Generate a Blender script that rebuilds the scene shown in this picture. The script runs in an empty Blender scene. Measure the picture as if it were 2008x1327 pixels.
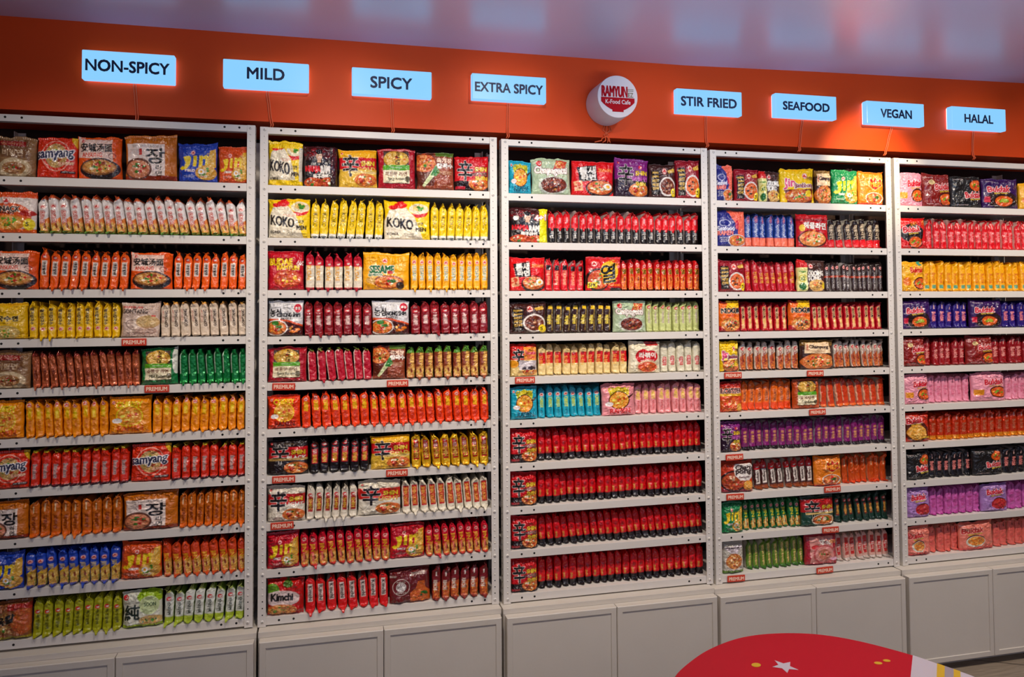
import bpy, bmesh, math, random
import numpy as np
from mathutils import Vector, Matrix, Euler

S = bpy.context.scene
COL = S.collection
FLOOR_TO_RACK = 0.44          # height of the lowest rack bolt above the floor
ZO = FLOOR_TO_RACK
rnd = random.Random(11)

# ------------------------------------------------------------------ camera, world, lights
cam_d = bpy.data.cameras.new('camera'); cam = bpy.data.objects.new('camera', cam_d); COL.objects.link(cam)
cam.location = (0.2180, -2.7582, 1.0701 + ZO)
cam.rotation_euler = (1.6043, 0.0058, -0.2345)
cam_d.sensor_width = 36.0; cam_d.lens = 1500 / 2008 * 36
cam_d.shift_y = -117.1 / 2008
cam_d.clip_start = 0.05
S.camera = cam
S.view_settings.view_transform = 'Standard'
S.view_settings.look = 'None'
S.view_settings.gamma = 1.0
S.view_settings.use_curve_mapping = False
S.view_settings.exposure = 0.0

w = bpy.data.worlds.new('world'); S.world = w; w.use_nodes = True
bg = w.node_tree.nodes['Background']; bg.inputs[0].default_value = (0.44, 0.53, 0.88, 1); bg.inputs[1].default_value = 0.40

CEIL = 2.023 + ZO
def spot(name, loc, target, power, color, size, blend, radius):
    l = bpy.data.lights.new(name, 'SPOT'); l.energy = power; l.color = color
    l.spot_size = math.radians(size); l.spot_blend = blend; l.shadow_soft_size = radius
    o = bpy.data.objects.new(name, l); COL.objects.link(o); o.location = loc
    d = Vector(target) - Vector(loc); o.rotation_euler = d.to_track_quat('-Z', 'Y').to_euler()
    return o
WARM = (1.0, 0.87, 0.74)
SPOTS = [(-0.60, 0.62), (0.30, 1.15), (1.05, 1.15), (1.85, 1.05), (2.7, 1.1), (3.5, 0.9)]
for i, (x, k) in enumerate(SPOTS):
    spot('ceiling_spot', (x, -1.12, CEIL - 0.05), (x + 0.05, 0.0, 1.22), 49 * k, (1.0, 0.86, 0.71), 84, 1.0, 0.020)
spot('ceiling_spot', (2.36, -0.62, CEIL - 0.05), (2.44, 0.03, 2.08), 52, (1.0, 0.80, 0.50), 44, 1.0, 0.02)
for x, pw in ((0.25, 5), (0.85, 6.5), (1.45, 4), (1.95, 1.5), (2.95, 4), (3.4, 5)):           # small unseen washers added to brighten the fascia
    spot('ceiling_spot', (x, -0.60, CEIL - 0.05), (x, 0.03, 2.10), pw, (1.0, 0.82, 0.6), 70, 1.0, 0.02)
for x, y, pw in ((1.35, -1.6, 44), (3.0, -1.0, 36), (-0.4, -1.9, 10)):      # unseen spots added to lift the table and floor
    spot('added_downlight', (x, y, CEIL - 0.05), (x, y + .01, 0), pw, (1.0, .90, .84), 66, .9, .05)
# soft room light from the rest of the shop behind the camera
def area(name, loc, target, power, color, sx, sy):
    l = bpy.data.lights.new(name, 'AREA'); l.energy = power; l.color = color; l.shape = 'RECTANGLE'; l.size = sx; l.size_y = sy
    o = bpy.data.objects.new(name, l); COL.objects.link(o); o.location = loc
    d = Vector(target) - Vector(loc); o.rotation_euler = d.to_track_quat('-Z', 'Y').to_euler()
    return o
area('shop_light_panel', (1.2, -4.2, CEIL - 0.05), (1.2, -1.0, 0.6), 16, (1.0, 0.88, 0.82), 3.2, 0.6)

cool = area('added_ceiling_fill', (1.4, -3.4, 0.9), (1.5, -1.3, CEIL), 12, (0.52, 0.70, 1.0), 2.6, 0.4)   # unseen cool fill added behind the camera to brighten the ceiling
cool.data.spread = math.radians(62)

# ------------------------------------------------------------------ materials
def lin(c):
    c = [v / 255.0 for v in c]
    return tuple(v / 12.92 if v <= 0.04045 else ((v + 0.055) / 1.055) ** 2.4 for v in c)
def mat(name, rgb, rough=0.5, spec=.5, ior=1.5, metal=0.0, emit=None, estr=0.0, coat=0.0, bump=0.0, bscale=200, var=0.0, vscale=8):
    m = bpy.data.materials.new(name); m.use_nodes = True
    nt = m.node_tree; b = nt.nodes['Principled BSDF']
    col = (*lin(rgb), 1)
    b.inputs['Base Color'].default_value = col
    b.inputs['Roughness'].default_value = rough; b.inputs['Metallic'].default_value = metal
    b.inputs['Coat Weight'].default_value = coat; b.inputs['Specular IOR Level'].default_value = spec; b.inputs['IOR'].default_value = ior
    tc = nt.nodes.new('ShaderNodeTexCoord')
    if var:
        n = nt.nodes.new('ShaderNodeTexNoise'); n.inputs['Scale'].default_value = vscale; n.inputs['Detail'].default_value = 5
        r = nt.nodes.new('ShaderNodeMixRGB'); r.blend_type = 'MIX'
        r.inputs[1].default_value = tuple(v * (1 - var) for v in col[:3]) + (1,)
        r.inputs[2].default_value = tuple(min(1, v * (1 + var * .6)) for v in col[:3]) + (1,)
        nt.links.new(tc.outputs['Object'], n.inputs['Vector']); nt.links.new(n.outputs['Fac'], r.inputs[0]); nt.links.new(r.outputs[0], b.inputs['Base Color'])
    if bump:
        n = nt.nodes.new('ShaderNodeTexNoise'); n.inputs['Scale'].default_value = bscale; n.inputs['Detail'].default_value = 4
        bp = nt.nodes.new('ShaderNodeBump'); bp.inputs['Strength'].default_value = bump; bp.inputs['Distance'].default_value = 0.002
        nt.links.new(tc.outputs['Object'], n.inputs['Vector']); nt.links.new(n.outputs['Fac'], bp.inputs['Height']); nt.links.new(bp.outputs[0], b.inputs['Normal'])
    if emit:
        b.inputs['Emission Color'].default_value = (*lin(emit), 1); b.inputs['Emission Strength'].default_value = estr
    return m
def film(name, rough, metal, bump):
    """printed packet film: the print is the point colour layer 'print'"""
    m = bpy.data.materials.new(name); m.use_nodes = True
    nt = m.node_tree; b = nt.nodes['Principled BSDF']
    a = nt.nodes.new('ShaderNodeAttribute'); a.attribute_name = 'print'
    nt.links.new(a.outputs['Color'], b.inputs['Base Color'])
    b.inputs['Roughness'].default_value = rough; b.inputs['Metallic'].default_value = metal
    b.inputs['Coat Weight'].default_value = 0.5; b.inputs['Coat Roughness'].default_value = 0.10
    tc = nt.nodes.new('ShaderNodeTexCoord')
    n = nt.nodes.new('ShaderNodeTexNoise'); n.inputs['Scale'].default_value = 30; n.inputs['Detail'].default_value = 3; n.inputs['Distortion'].default_value = 1.6
    oi = nt.nodes.new('ShaderNodeObjectInfo'); add = nt.nodes.new('ShaderNodeVectorMath'); add.operation = 'ADD'
    nt.links.new(tc.outputs['Object'], add.inputs[0]); nt.links.new(oi.outputs['Random'], add.inputs[1])
    bp = nt.nodes.new('ShaderNodeBump'); bp.inputs['Strength'].default_value = bump; bp.inputs['Distance'].default_value = 0.004
    nt.links.new(add.outputs[0], n.inputs['Vector']); nt.links.new(n.outputs['Fac'], bp.inputs['Height']); nt.links.new(bp.outputs[0], b.inputs['Normal'])
    return m
M_FILM = film('printed_film', 0.33, 0.0, 0.9)
M_FOIL = film('printed_foil', 0.28, 0.45, 0.8)
M_STEEL = mat('white_powder_coated_steel', (226, 220, 212), 0.42, bump=.05, bscale=500)
M_HOLE = mat('dark_bolt_hole', (12, 10, 10), 0.8)
M_WOOD = mat('white_painted_wood', (214, 206, 194), 0.55, bump=.12, bscale=90, var=.05, vscale=6)
M_ORANGE = mat('orange_wall_paint', (226, 72, 14), 0.5, spec=.25, bump=.08, bscale=300, var=.06, vscale=2)
M_DARK = mat('dark_niche_shade', (44, 22, 16), 0.8)  # darkness of the unlit niche put into the back wall colour
M_CEIL = mat('pale_lilac_ceiling_paint', (200, 208, 240), 0.30, ior=3.0, var=.03, vscale=1.5)
M_WALL = mat('plain_shop_wall_paint', (190, 150, 120), 0.7)
M_CORD = mat('orange_painted_cord', (226, 96, 50), 0.45)
M_SIGN = mat('lit_acrylic', (20, 30, 40), 0.4, emit=(136, 205, 254), estr=1.02)
M_HALO = mat('sign_back_light', (230, 235, 250), 0.5, emit=(190, 206, 255), estr=2.8)
M_NAVY = mat('navy_lettering', (24, 40, 78), 0.5)
M_RED = mat('premium_red_plastic', (206, 62, 36), 0.4)
M_CREAM = mat('cream_lettering', (250, 214, 190), 0.5)
M_PLAQ = mat('white_sign_plastic', (226, 216, 216), 0.6, spec=.2)
M_CRIM = mat('crimson_lettering', (176, 8, 26), 0.7, spec=.15)
M_OLIVE = mat('olive_grey_lettering', (120, 112, 84), 0.5)

# ------------------------------------------------------------------ helpers
def mk(name, verts, faces, material, parent=None, smooth=False, loc=None):
    me = bpy.data.meshes.new(name); me.from_pydata(verts, [], faces)
    mats = material if isinstance(material, (list, tuple)) else [material]
    for m in mats: me.materials.append(m)
    if smooth:
        me.polygons.foreach_set('use_smooth', [True] * len(me.polygons))
    me.update()
    o = bpy.data.objects.new(name, me); COL.objects.link(o)
    if parent is not None: o.parent = parent
    if loc: o.location = loc
    return o
def empty(name, loc):
    o = bpy.data.objects.new(name, None); COL.objects.link(o); o.location = loc; o.empty_display_size = .05
    return o
def tag(o, label, cat, group=None):
    o['label'] = label; o['category'] = cat
    if group: o['group'] = group
def struct(o): o['kind'] = 'structure'; return o
class MB:
    def __init__(s): s.v = []; s.f = []; s.m = []
    def box(s, x0, x1, y0, y1, z0, z1, b=0.0, mi=0):
        n = len(s.v)
        if b <= 0:
            s.v += [(x, y, z) for z in (z0, z1) for y in (y0, y1) for x in (x0, x1)]
            q = [(0, 2, 3, 1), (4, 5, 7, 6), (0, 1, 5, 4), (2, 6, 7, 3), (0, 4, 6, 2), (1, 3, 7, 5)]
            s.f += [tuple(n + i for i in t) for t in q]; s.m += [mi] * 6
        else:
            bm = bmesh.new(); bmesh.ops.create_cube(bm, size=1)
            for v in bm.verts:
                v.co = Vector(((x0 + x1) / 2 + v.co.x * (x1 - x0), (y0 + y1) / 2 + v.co.y * (y1 - y0), (z0 + z1) / 2 + v.co.z * (z1 - z0)))
            bmesh.ops.bevel(bm, geom=bm.edges[:], offset=b, segments=2, affect='EDGES', profile=.5)
            bm.verts.index_update()
            s.v += [tuple(v.co) for v in bm.verts]; s.f += [tuple(n + v.index for v in f.verts) for f in bm.faces]; s.m += [mi] * len(bm.faces)
            bm.free()
    def disc_y(s, cx, y, cz, r, mi=0, n=12, d=0.0005):
        """short cylinder whose face looks towards -y"""
        k = len(s.v)
        s.v += [(cx + r * math.cos(2 * math.pi * i / n), y, cz + r * math.sin(2 * math.pi * i / n)) for i in range(n)]
        s.v += [(cx + r * math.cos(2 * math.pi * i / n), y + d, cz + r * math.sin(2 * math.pi * i / n)) for i in range(n)]
        s.f.append(tuple(k + i for i in range(n))); s.m.append(mi)
        for i in range(n): s.f.append((k + i, k + n + i, k + n + (i + 1) % n, k + (i + 1) % n)); s.m.append(mi)
    def dome_y(s, cx, y, cz, r, h, mi=0, n=10, rings=3):
        k = len(s.v)
        for j in range(rings):
            a = math.pi / 2 * j / rings
            s.v += [(cx + r * math.cos(a) * math.cos(2 * math.pi * i / n), y - h * math.sin(a), cz + r * math.cos(a) * math.sin(2 * math.pi * i / n)) for i in range(n)]
        s.v.append((cx, y - h, cz))
        for j in range(rings - 1):
            for i in range(n):
                s.f.append((k + j * n + i, k + (j + 1) * n + i, k + (j + 1) * n + (i + 1) % n, k + j * n + (i + 1) % n)); s.m.append(mi)
        t = k + rings * n
        for i in range(n): s.f.append((k + (rings - 1) * n + i, t, k + (rings - 1) * n + (i + 1) % n)); s.m.append(mi)
    def build(s, name, mats, parent=None, smooth=False):
        o = mk(name, s.v, s.f, mats, parent, smooth)
        o.data.polygons.foreach_set('material_index', s.m)
        return o
def tube(name, pts, r, m, parent=None, n=8):
    P = [Vector(p) for p in pts]; v = []; f = []
    for i, p in enumerate(P):
        t = (P[min(i + 1, len(P) - 1)] - P[max(i - 1, 0)]).normalized()
        a = t.orthogonal().normalized() if i == 0 else (a - t * a.dot(t)).normalized()
        b = t.cross(a)
        v += [tuple(p + r * (math.cos(2 * math.pi * k / n) * a + math.sin(2 * math.pi * k / n) * b)) for k in range(n)]
    for i in range(len(P) - 1):
        for k in range(n): f.append((i * n + k, i * n + (k + 1) % n, (i + 1) * n + (k + 1) % n, (i + 1) * n + k))
    f.append(tuple(range(n))[::-1]); f.append(tuple((len(P) - 1) * n + k for k in range(n)))
    return mk(name, v, f, m, parent, True)

_TX = {}
def text_tris(s):
    """outline triangles of a string in the built-in font, normalised to 0..1"""
    if s in _TX: return _TX[s]
    cu = bpy.data.curves.new('t', 'FONT'); cu.body = s; cu.resolution_u = 3; cu.space_line = 0.85; cu.align_x = 'CENTER'
    ob = bpy.data.objects.new('t', cu); COL.objects.link(ob); bpy.context.view_layer.update()
    me = bpy.data.meshes.new_from_object(ob.evaluated_get(bpy.context.evaluated_depsgraph_get()))
    me.calc_loop_triangles()
    V = np.array([v.co[:2] for v in me.vertices]); T = np.array([t.vertices[:] for t in me.loop_triangles])
    bpy.data.objects.remove(ob); bpy.data.curves.remove(cu); bpy.data.meshes.remove(me)
    lo = V.min(0); hi = V.max(0); asp = (hi[0] - lo[0]) / (hi[1] - lo[1])
    _TX[s] = ((V - lo) / (hi - lo), T, asp)
    return _TX[s]
def text_mesh(name, s, m, parent, cx, cz, wd, ht, y, depth=.0012, grow=0.0):
    """raised lettering facing -y"""
    V, T, _ = text_tris(s)
    bm = bmesh.new(); vs = [bm.verts.new((cx + (p[0] - .5) * wd, y, cz + (p[1] - .5) * ht)) for p in V]
    for t in T:
        try: bm.faces.new([vs[i] for i in t])
        except ValueError: pass
    if grow:
        for v in bm.verts:
            n = Vector((0, 0, 0))
            for e in v.link_edges:
                if len(e.link_faces) == 1:
                    d = e.other_vert(v).co - v.co; f = e.link_faces[0]; c = f.calc_center_median()
                    p = Vector((-d.z, 0, d.x)).normalized()
                    if p.dot(c - v.co) > 0: p = -p
                    n += p
            if n.length > 0: v.tag = True; v.normal = n.normalized()
        off = {v: Vector(v.normal) * grow for v in bm.verts if v.tag}
        for v, d in off.items(): v.co += d
    r = bmesh.ops.extrude_face_region(bm, geom=bm.faces[:])
    for e in r['geom']:
        if isinstance(e, bmesh.types.BMVert): e.co.y -= depth
    bmesh.ops.recalc_face_normals(bm, faces=bm.faces[:])
    me = bpy.data.meshes.new(name); bm.to_mesh(me); bm.free(); me.materials.append(m)
    o = bpy.data.objects.new(name, me); COL.objects.link(o); o.parent = parent
    return o
ROWS = [
(0, 0, [("clearbeef", -0.8237, -0.7123, 0.1367), ("samyang", -0.7107, -0.5892, 0.1404), ("ansung", -0.588, -0.4542, 0.1489), ("jang", -0.4463, -0.2824, 0.1602), ("jinblue", -0.2807, -0.1542, 0.1391), ("jinorange", -0.1525, -0.0538, 0.1335)]),
(0, 1, [("snack", -0.8247, -0.709, 0.1408), ("Ssnack", -0.7059, -0.0594, 0.1345, 20, -8)]),
(0, 2, [("ansung", -0.833, -0.701, 0.1316), ("Sansung", -0.6978, -0.43, 0.1365, 9, 6), ("ansung", -0.4275, -0.2964, 0.1298), ("Sansung", -0.2928, -0.0584, 0.1321, 8, 2)]),
(0, 3, [("calguksu", -0.8379, -0.7288, 0.1246), ("Scalguksu", -0.7269, -0.4571, 0.1243, 10, 0), ("gomtang", -0.4547, -0.3346, 0.1224), ("Sgomtang", -0.3318, -0.0575, 0.1243, 9, 0)]),
(0, 4, [("clearbeef", -0.8282, -0.7192, 0.1266), ("Scopper", -0.7172, -0.3935, 0.1231, 13, -6), ("mildgreen", -0.3907, -0.2755, 0.1273), ("Smildgreen", -0.2718, -0.0566, 0.1231, 8, -3)]),
(0, 5, [("cheeseorange", -0.8404, -0.7356, 0.1262), ("Scheeseorange", -0.7344, -0.489, 0.1241, 9, -3), ("cheeseorange", -0.4865, -0.3574, 0.1284), ("Scheeseorange", -0.355, -0.0587, 0.1241, 10, -1)]),
(0, 6, [("samyang", -0.8307, -0.7182, 0.1239), ("Ssamyang", -0.7166, -0.4228, 0.1232, 10, 0), ("samyang", -0.4192, -0.2959, 0.1275), ("Ssamyang", -0.2935, -0.0578, 0.1232, 8, -2)]),
(0, 7, [("jang", -0.8429, -0.7182, 0.1257), ("Sjang", -0.7167, -0.4427, 0.1236, 9, 3), ("jang", -0.4403, -0.2716, 0.128), ("Sjang", -0.2692, -0.057, 0.1236, 8, 1)]),
(0, 8, [("jinblue", -0.8441, -0.729, 0.1189), ("Sjinblue", -0.7271, -0.4469, 0.1226, 9, -6), ("jinorange", -0.4445, -0.3204, 0.1269), ("Sjinorange", -0.3184, -0.0561, 0.1226, 9, -5)]),
(0, 9, [("spicybeef", -0.8163, -0.7046, 0.1254), ("Sbeef", -0.7035, -0.4406, 0.1222, 9, 5), ("soon", -0.4386, -0.317, 0.1265), ("Ssoon", -0.3146, -0.0565, 0.1222, 8, 4)]),
(1, 0, [("koko2", 0.0092, 0.1266, 0.164), ("namja", 0.1297, 0.2482, 0.1537), ("shingold", 0.2504, 0.3857, 0.1433), ("spicypul", 0.388, 0.5236, 0.1523), ("yukgae", 0.5264, 0.6629, 0.1442), ("shin", 0.6653, 0.7927, 0.1357)]),
(1, 1, [("koko", 0.0109, 0.1527, 0.1448), ("Skoko", 0.1544, 0.4079, 0.145, 8, 2), ("koko", 0.4091, 0.5751, 0.1476), ("Skoko", 0.5773, 0.7922, 0.14, 7, 2)]),
(1, 2, [("budae", 0.0118, 0.133, 0.142), ("Sbudae", 0.1356, 0.3326, 0.1393, 6, 1), ("sesame", 0.3343, 0.4997, 0.139), ("Ssesame", 0.5027, 0.7913, 0.1443, 10, -1)]),
(1, 3, [("nongshim", 0.0125, 0.13, 0.1285), ("Snongshim", 0.1317, 0.3662, 0.1243, 7, -1), ("nongshim", 0.368, 0.5004, 0.1287), ("Snongshim", 0.5034, 0.7905, 0.1243, 8, -3)]),
(1, 4, [("spicypul", 0.0132, 0.1419, 0.1274), ("Sspicypul", 0.1444, 0.3654, 0.1231, 7, -7), ("yukgae", 0.3675, 0.4844, 0.1274), ("Syukgae", 0.4869, 0.7897, 0.1231, 9, 0)]),
(1, 5, [("cheesered", 0.014, 0.1228, 0.1232), ("Scheesered", 0.1249, 0.789, 0.1241, 20, -6)]),
(1, 6, [("shinblack", 0.0147, 0.1489, 0.1275), ("Sshinblack", 0.1515, 0.3601, 0.1232, 6, 2), ("shingold", 0.3627, 0.5025, 0.124), ("Sshingold", 0.5046, 0.7882, 0.1224, 8, -2)]),
(1, 7, [("shinlight", 0.0121, 0.139, 0.1275), ("Sshinlight", 0.1415, 0.3161, 0.1236, 6, 2), ("shinlight2", 0.3178, 0.4683, 0.128), ("Sshinlight2", 0.4703, 0.7874, 0.1236, 10, -4)]),
(1, 8, [("jinred", 0.0128, 0.1196, 0.1262), ("Sjinred", 0.1213, 0.4281, 0.1226, 10, -4), ("jinred", 0.4298, 0.553, 0.1269), ("Sjinred", 0.5551, 0.7866, 0.1207, 8, -5)]),
(1, 9, [("kimchi", 0.0136, 0.1357, 0.1265), ("Skimchi", 0.1382, 0.4253, 0.1222, 8, -4), ("kimchee", 0.4279, 0.5731, 0.1265), ("Skimchee", 0.5771, 0.7859, 0.1222, 6, 3)]),
(2, 0, [("cheeseblue", 0.8693, 0.9582, 0.1316), ("chapagetti", 0.9603, 1.1159, 0.148), ("teumsae", 1.1182, 1.2884, 0.141), ("shinpurple", 1.2911, 1.4335, 0.1546), ("jjajang", 1.4363, 1.5493, 0.1409), ("redcup", 1.5522, 1.6565, 0.1585)]),
(2, 1, [("namja41", 0.8704, 1.0212, 0.1378), ("Snamja", 1.0282, 1.6565, 0.1305, 20, 1)]),
(2, 2, [("teumsae", 0.8715, 1.0093, 0.1322), ("Steumsae", 1.0145, 1.175, 0.1276, 5, 2), ("yeul", 1.1727, 1.3174, 0.1354), ("Syeul", 1.324, 1.6565, 0.1294, 12, 0)]),
(2, 3, [("jjajang", 0.8727, 1.0143, 0.1254), ("Sjjajang", 1.0195, 1.2845, 0.1243, 8, 0), ("chapagetti", 1.2817, 1.4166, 0.1287), ("Schapagetti", 1.4236, 1.6565, 0.1243, 8, 0)]),
(2, 4, [("toomba", 0.8722, 0.9791, 0.1271), ("Stoomba", 0.9841, 1.3463, 0.1231, 11, -1), ("rabokki", 1.3433, 1.4754, 0.1274), ("Srabokki", 1.4837, 1.6565, 0.1231, 5, -2)]),
(2, 5, [("cheeseblue", 0.873, 0.9788, 0.1284), ("Scheeseblue", 0.9838, 1.2351, 0.1241, 8, -1), ("cheesepink", 1.2329, 1.3672, 0.1284), ("Scheesepink", 1.374, 1.6565, 0.1241, 9, -2)]),
(2, 6, [("shin", 0.872, 0.9768, 0.1275), ("Sshin", 0.9818, 1.6565, 0.1232, 23, -2)]),
(2, 7, [("shin", 0.8719, 0.9748, 0.128), ("Sshin", 0.9798, 1.6565, 0.1236, 23, -2)]),
(2, 8, [("shin", 0.8723, 0.9762, 0.124), ("Sshin", 0.9817, 1.6565, 0.1218, 23, -4)]),
(2, 9, [("shin", 0.8713, 0.9751, 0.1259), ("Sshin", 0.9801, 1.6565, 0.1222, 22, -3)]),
(3, 0, [("seafood", 1.7236, 1.7983, 0.1515), ("redcup", 1.8056, 1.914, 0.1354), ("odongtong", 1.9166, 2.0122, 0.1344), ("jjampong", 2.0153, 2.1706, 0.1512), ("champong", 2.1724, 2.2514, 0.1453), ("jingreen", 2.2546, 2.378, 0.1507), ("mepp", 2.3813, 2.5065, 0.1478)]),
(3, 1, [("seafood", 1.727, 1.8524, 0.1515), ("Sseafood", 1.8637, 2.0936, 0.1453, 7, -2), ("haemul", 2.0865, 2.2336, 0.1445), ("Shaemul", 2.2483, 2.5065, 0.1325, 7, -7)]),
(3, 2, [("redcup", 1.7282, 1.8492, 0.1342), ("Sredcup", 1.8591, 2.0899, 0.1325, 8, -6), ("odongtong", 2.0836, 2.2158, 0.1357), ("Sodongtong", 2.2282, 2.5065, 0.1301, 11, -4)]),
(3, 3, [("neoguri", 1.7277, 1.824, 0.1287), ("Sneoguri", 1.8347, 2.0508, 0.1237, 7, -4), ("neoguri", 2.0448, 2.1457, 0.1287), ("Sneoguri", 2.1582, 2.5065, 0.1231, 11, -4)]),
(3, 4, [("jjampong", 1.7273, 1.8144, 0.1274), ("Schampong", 1.8259, 2.1012, 0.1231, 8, -1), ("champong", 2.094, 2.2451, 0.1274), ("Schampong", 2.2586, 2.5065, 0.1231, 9, -3)]),
(3, 5, [("lobster", 1.7268, 1.8253, 0.1284), ("Slobster", 1.836, 2.0644, 0.1234, 7, 2), ("crabpul", 2.0569, 2.1803, 0.1284), ("Scrab", 2.1939, 2.5065, 0.1241, 9, -9)]),
(3, 6, [("shinpurple", 1.7263, 1.8195, 0.125), ("Spurple", 1.8298, 2.5065, 0.1232, 20, -5)]),
(3, 7, [("champong2", 1.7266, 1.868, 0.128), ("Schampong2", 1.8812, 2.154, 0.1236, 8, -7), ("mepp", 2.1464, 2.2766, 0.128), ("Smepp", 2.2926, 2.5065, 0.1236, 7, -2)]),
(3, 8, [("jingreen", 1.7274, 1.8212, 0.1269), ("Sjingreen", 1.8319, 2.0902, 0.1226, 9, -7), ("shingreen", 2.083, 2.2384, 0.1262), ("Sshingreen", 2.2514, 2.5065, 0.1226, 8, -7)]),
(3, 9, [("veggie", 1.7289, 1.8218, 0.1265), ("Sveggie", 1.8479, 2.1056, 0.1222, 9, -3), ("chaesik", 2.0987, 2.2439, 0.1265), ("Schaesik", 2.256, 2.5065, 0.1182, 8, -5)]),
(4, 0, [("bpink", 2.5774, 2.696, 0.1493), ("bmaroon", 2.6983, 2.84, 0.1482), ("bblack", 2.8424, 3.0041, 0.1445), ("bpurple", 3.0066, 3.2037, 0.1392), ("byellow", 3.2063, 3.3601, 0.1265)]),
(4, 1, [("bred", 2.5801, 2.7127, 0.138), ("Sbred", 2.7301, 3.3713, 0.1372, 18, -1)]),
(4, 2, [("byellow", 2.5801, 2.6947, 0.133), ("Sbyellow", 2.7082, 3.3637, 0.1385, 18, -1)]),
(4, 3, [("bpurple", 2.5813, 2.7303, 0.1287), ("Sbpurple", 2.7431, 2.9384, 0.1243, 5, 0), ("bpurple", 2.9286, 3.0989, 0.1287), ("Sbpurple", 3.1144, 3.3579, 0.1243, 6, 0)]),
(4, 4, [("bmaroon", 2.5816, 2.6932, 0.1274), ("Sbmaroon", 2.7058, 2.9152, 0.1231, 6, 0), ("bmaroon", 2.9055, 3.0423, 0.1274), ("Sbmaroon", 3.057, 3.3522, 0.1231, 7, 0)]),
(4, 5, [("bpink", 2.5816, 2.7086, 0.1284), ("Sbpink", 2.7219, 2.9343, 0.1241, 6, 0), ("bpink", 2.9243, 3.1052, 0.1284), ("Sbpink", 3.1204, 3.3469, 0.1241, 6, 0)]),
(4, 6, [("borange", 2.5841, 2.7061, 0.1275), ("Sborange", 2.7198, 3.3411, 0.1232, 16, 0)]),
(4, 7, [("bblack", 2.5825, 2.6996, 0.1229), ("Sbblack", 2.7128, 2.9302, 0.1166, 6, 0), ("bblack", 2.9208, 3.0779, 0.1177), ("Sbblack", 3.0933, 3.3349, 0.1199, 6, 0)]),
(4, 8, [("bviolet", 2.5827, 2.6993, 0.1269), ("Sbviolet", 2.7129, 2.9714, 0.1226, 7, 0), ("bviolet", 2.9613, 3.098, 0.1269), ("Sbviolet", 3.1136, 3.3292, 0.1226, 5, 0)]),
(4, 9, [("bcoral", 2.583, 2.6966, 0.1265), ("Sbcoral", 2.7103, 2.8556, 0.1222, 4, 0), ("bcoral", 2.8469, 3.0179, 0.1265), ("Sbcoral", 3.0331, 3.3235, 0.1222, 7, 0)]),
]
# ------------------------------------------------------------------ print designer: paints the artwork of a packet into an array
def noise2(shape, cell, seed, octs=3, facet=False):
    r = np.random.RandomState(seed); h, w_ = shape; out = np.zeros(shape); amp = 1.0
    for _ in range(octs):
        gh, gw = max(2, int(h / cell) + 2), max(2, int(w_ / cell) + 2)
        g = r.rand(gh, gw) * 2 - 1
        y = np.linspace(0, gh - 1.001, h); x = np.linspace(0, gw - 1.001, w_)
        yi = y.astype(int); xi = x.astype(int); fy = (y - yi)[:, None]; fx = (x - xi)[None, :]
        if not facet: fy = fy * fy * (3 - 2 * fy); fx = fx * fx * (3 - 2 * fx)
        a = g[yi][:, xi]; b = g[yi][:, xi + 1]; c = g[yi + 1][:, xi]; d = g[yi + 1][:, xi + 1]
        out += amp * ((a * (1 - fx) + b * fx) * (1 - fy) + (c * (1 - fx) + d * fx) * fy)
        amp *= .5; cell = max(2, cell / 2)
    return out
W_, K_ = (244, 238, 226), (20, 16, 16)
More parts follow.
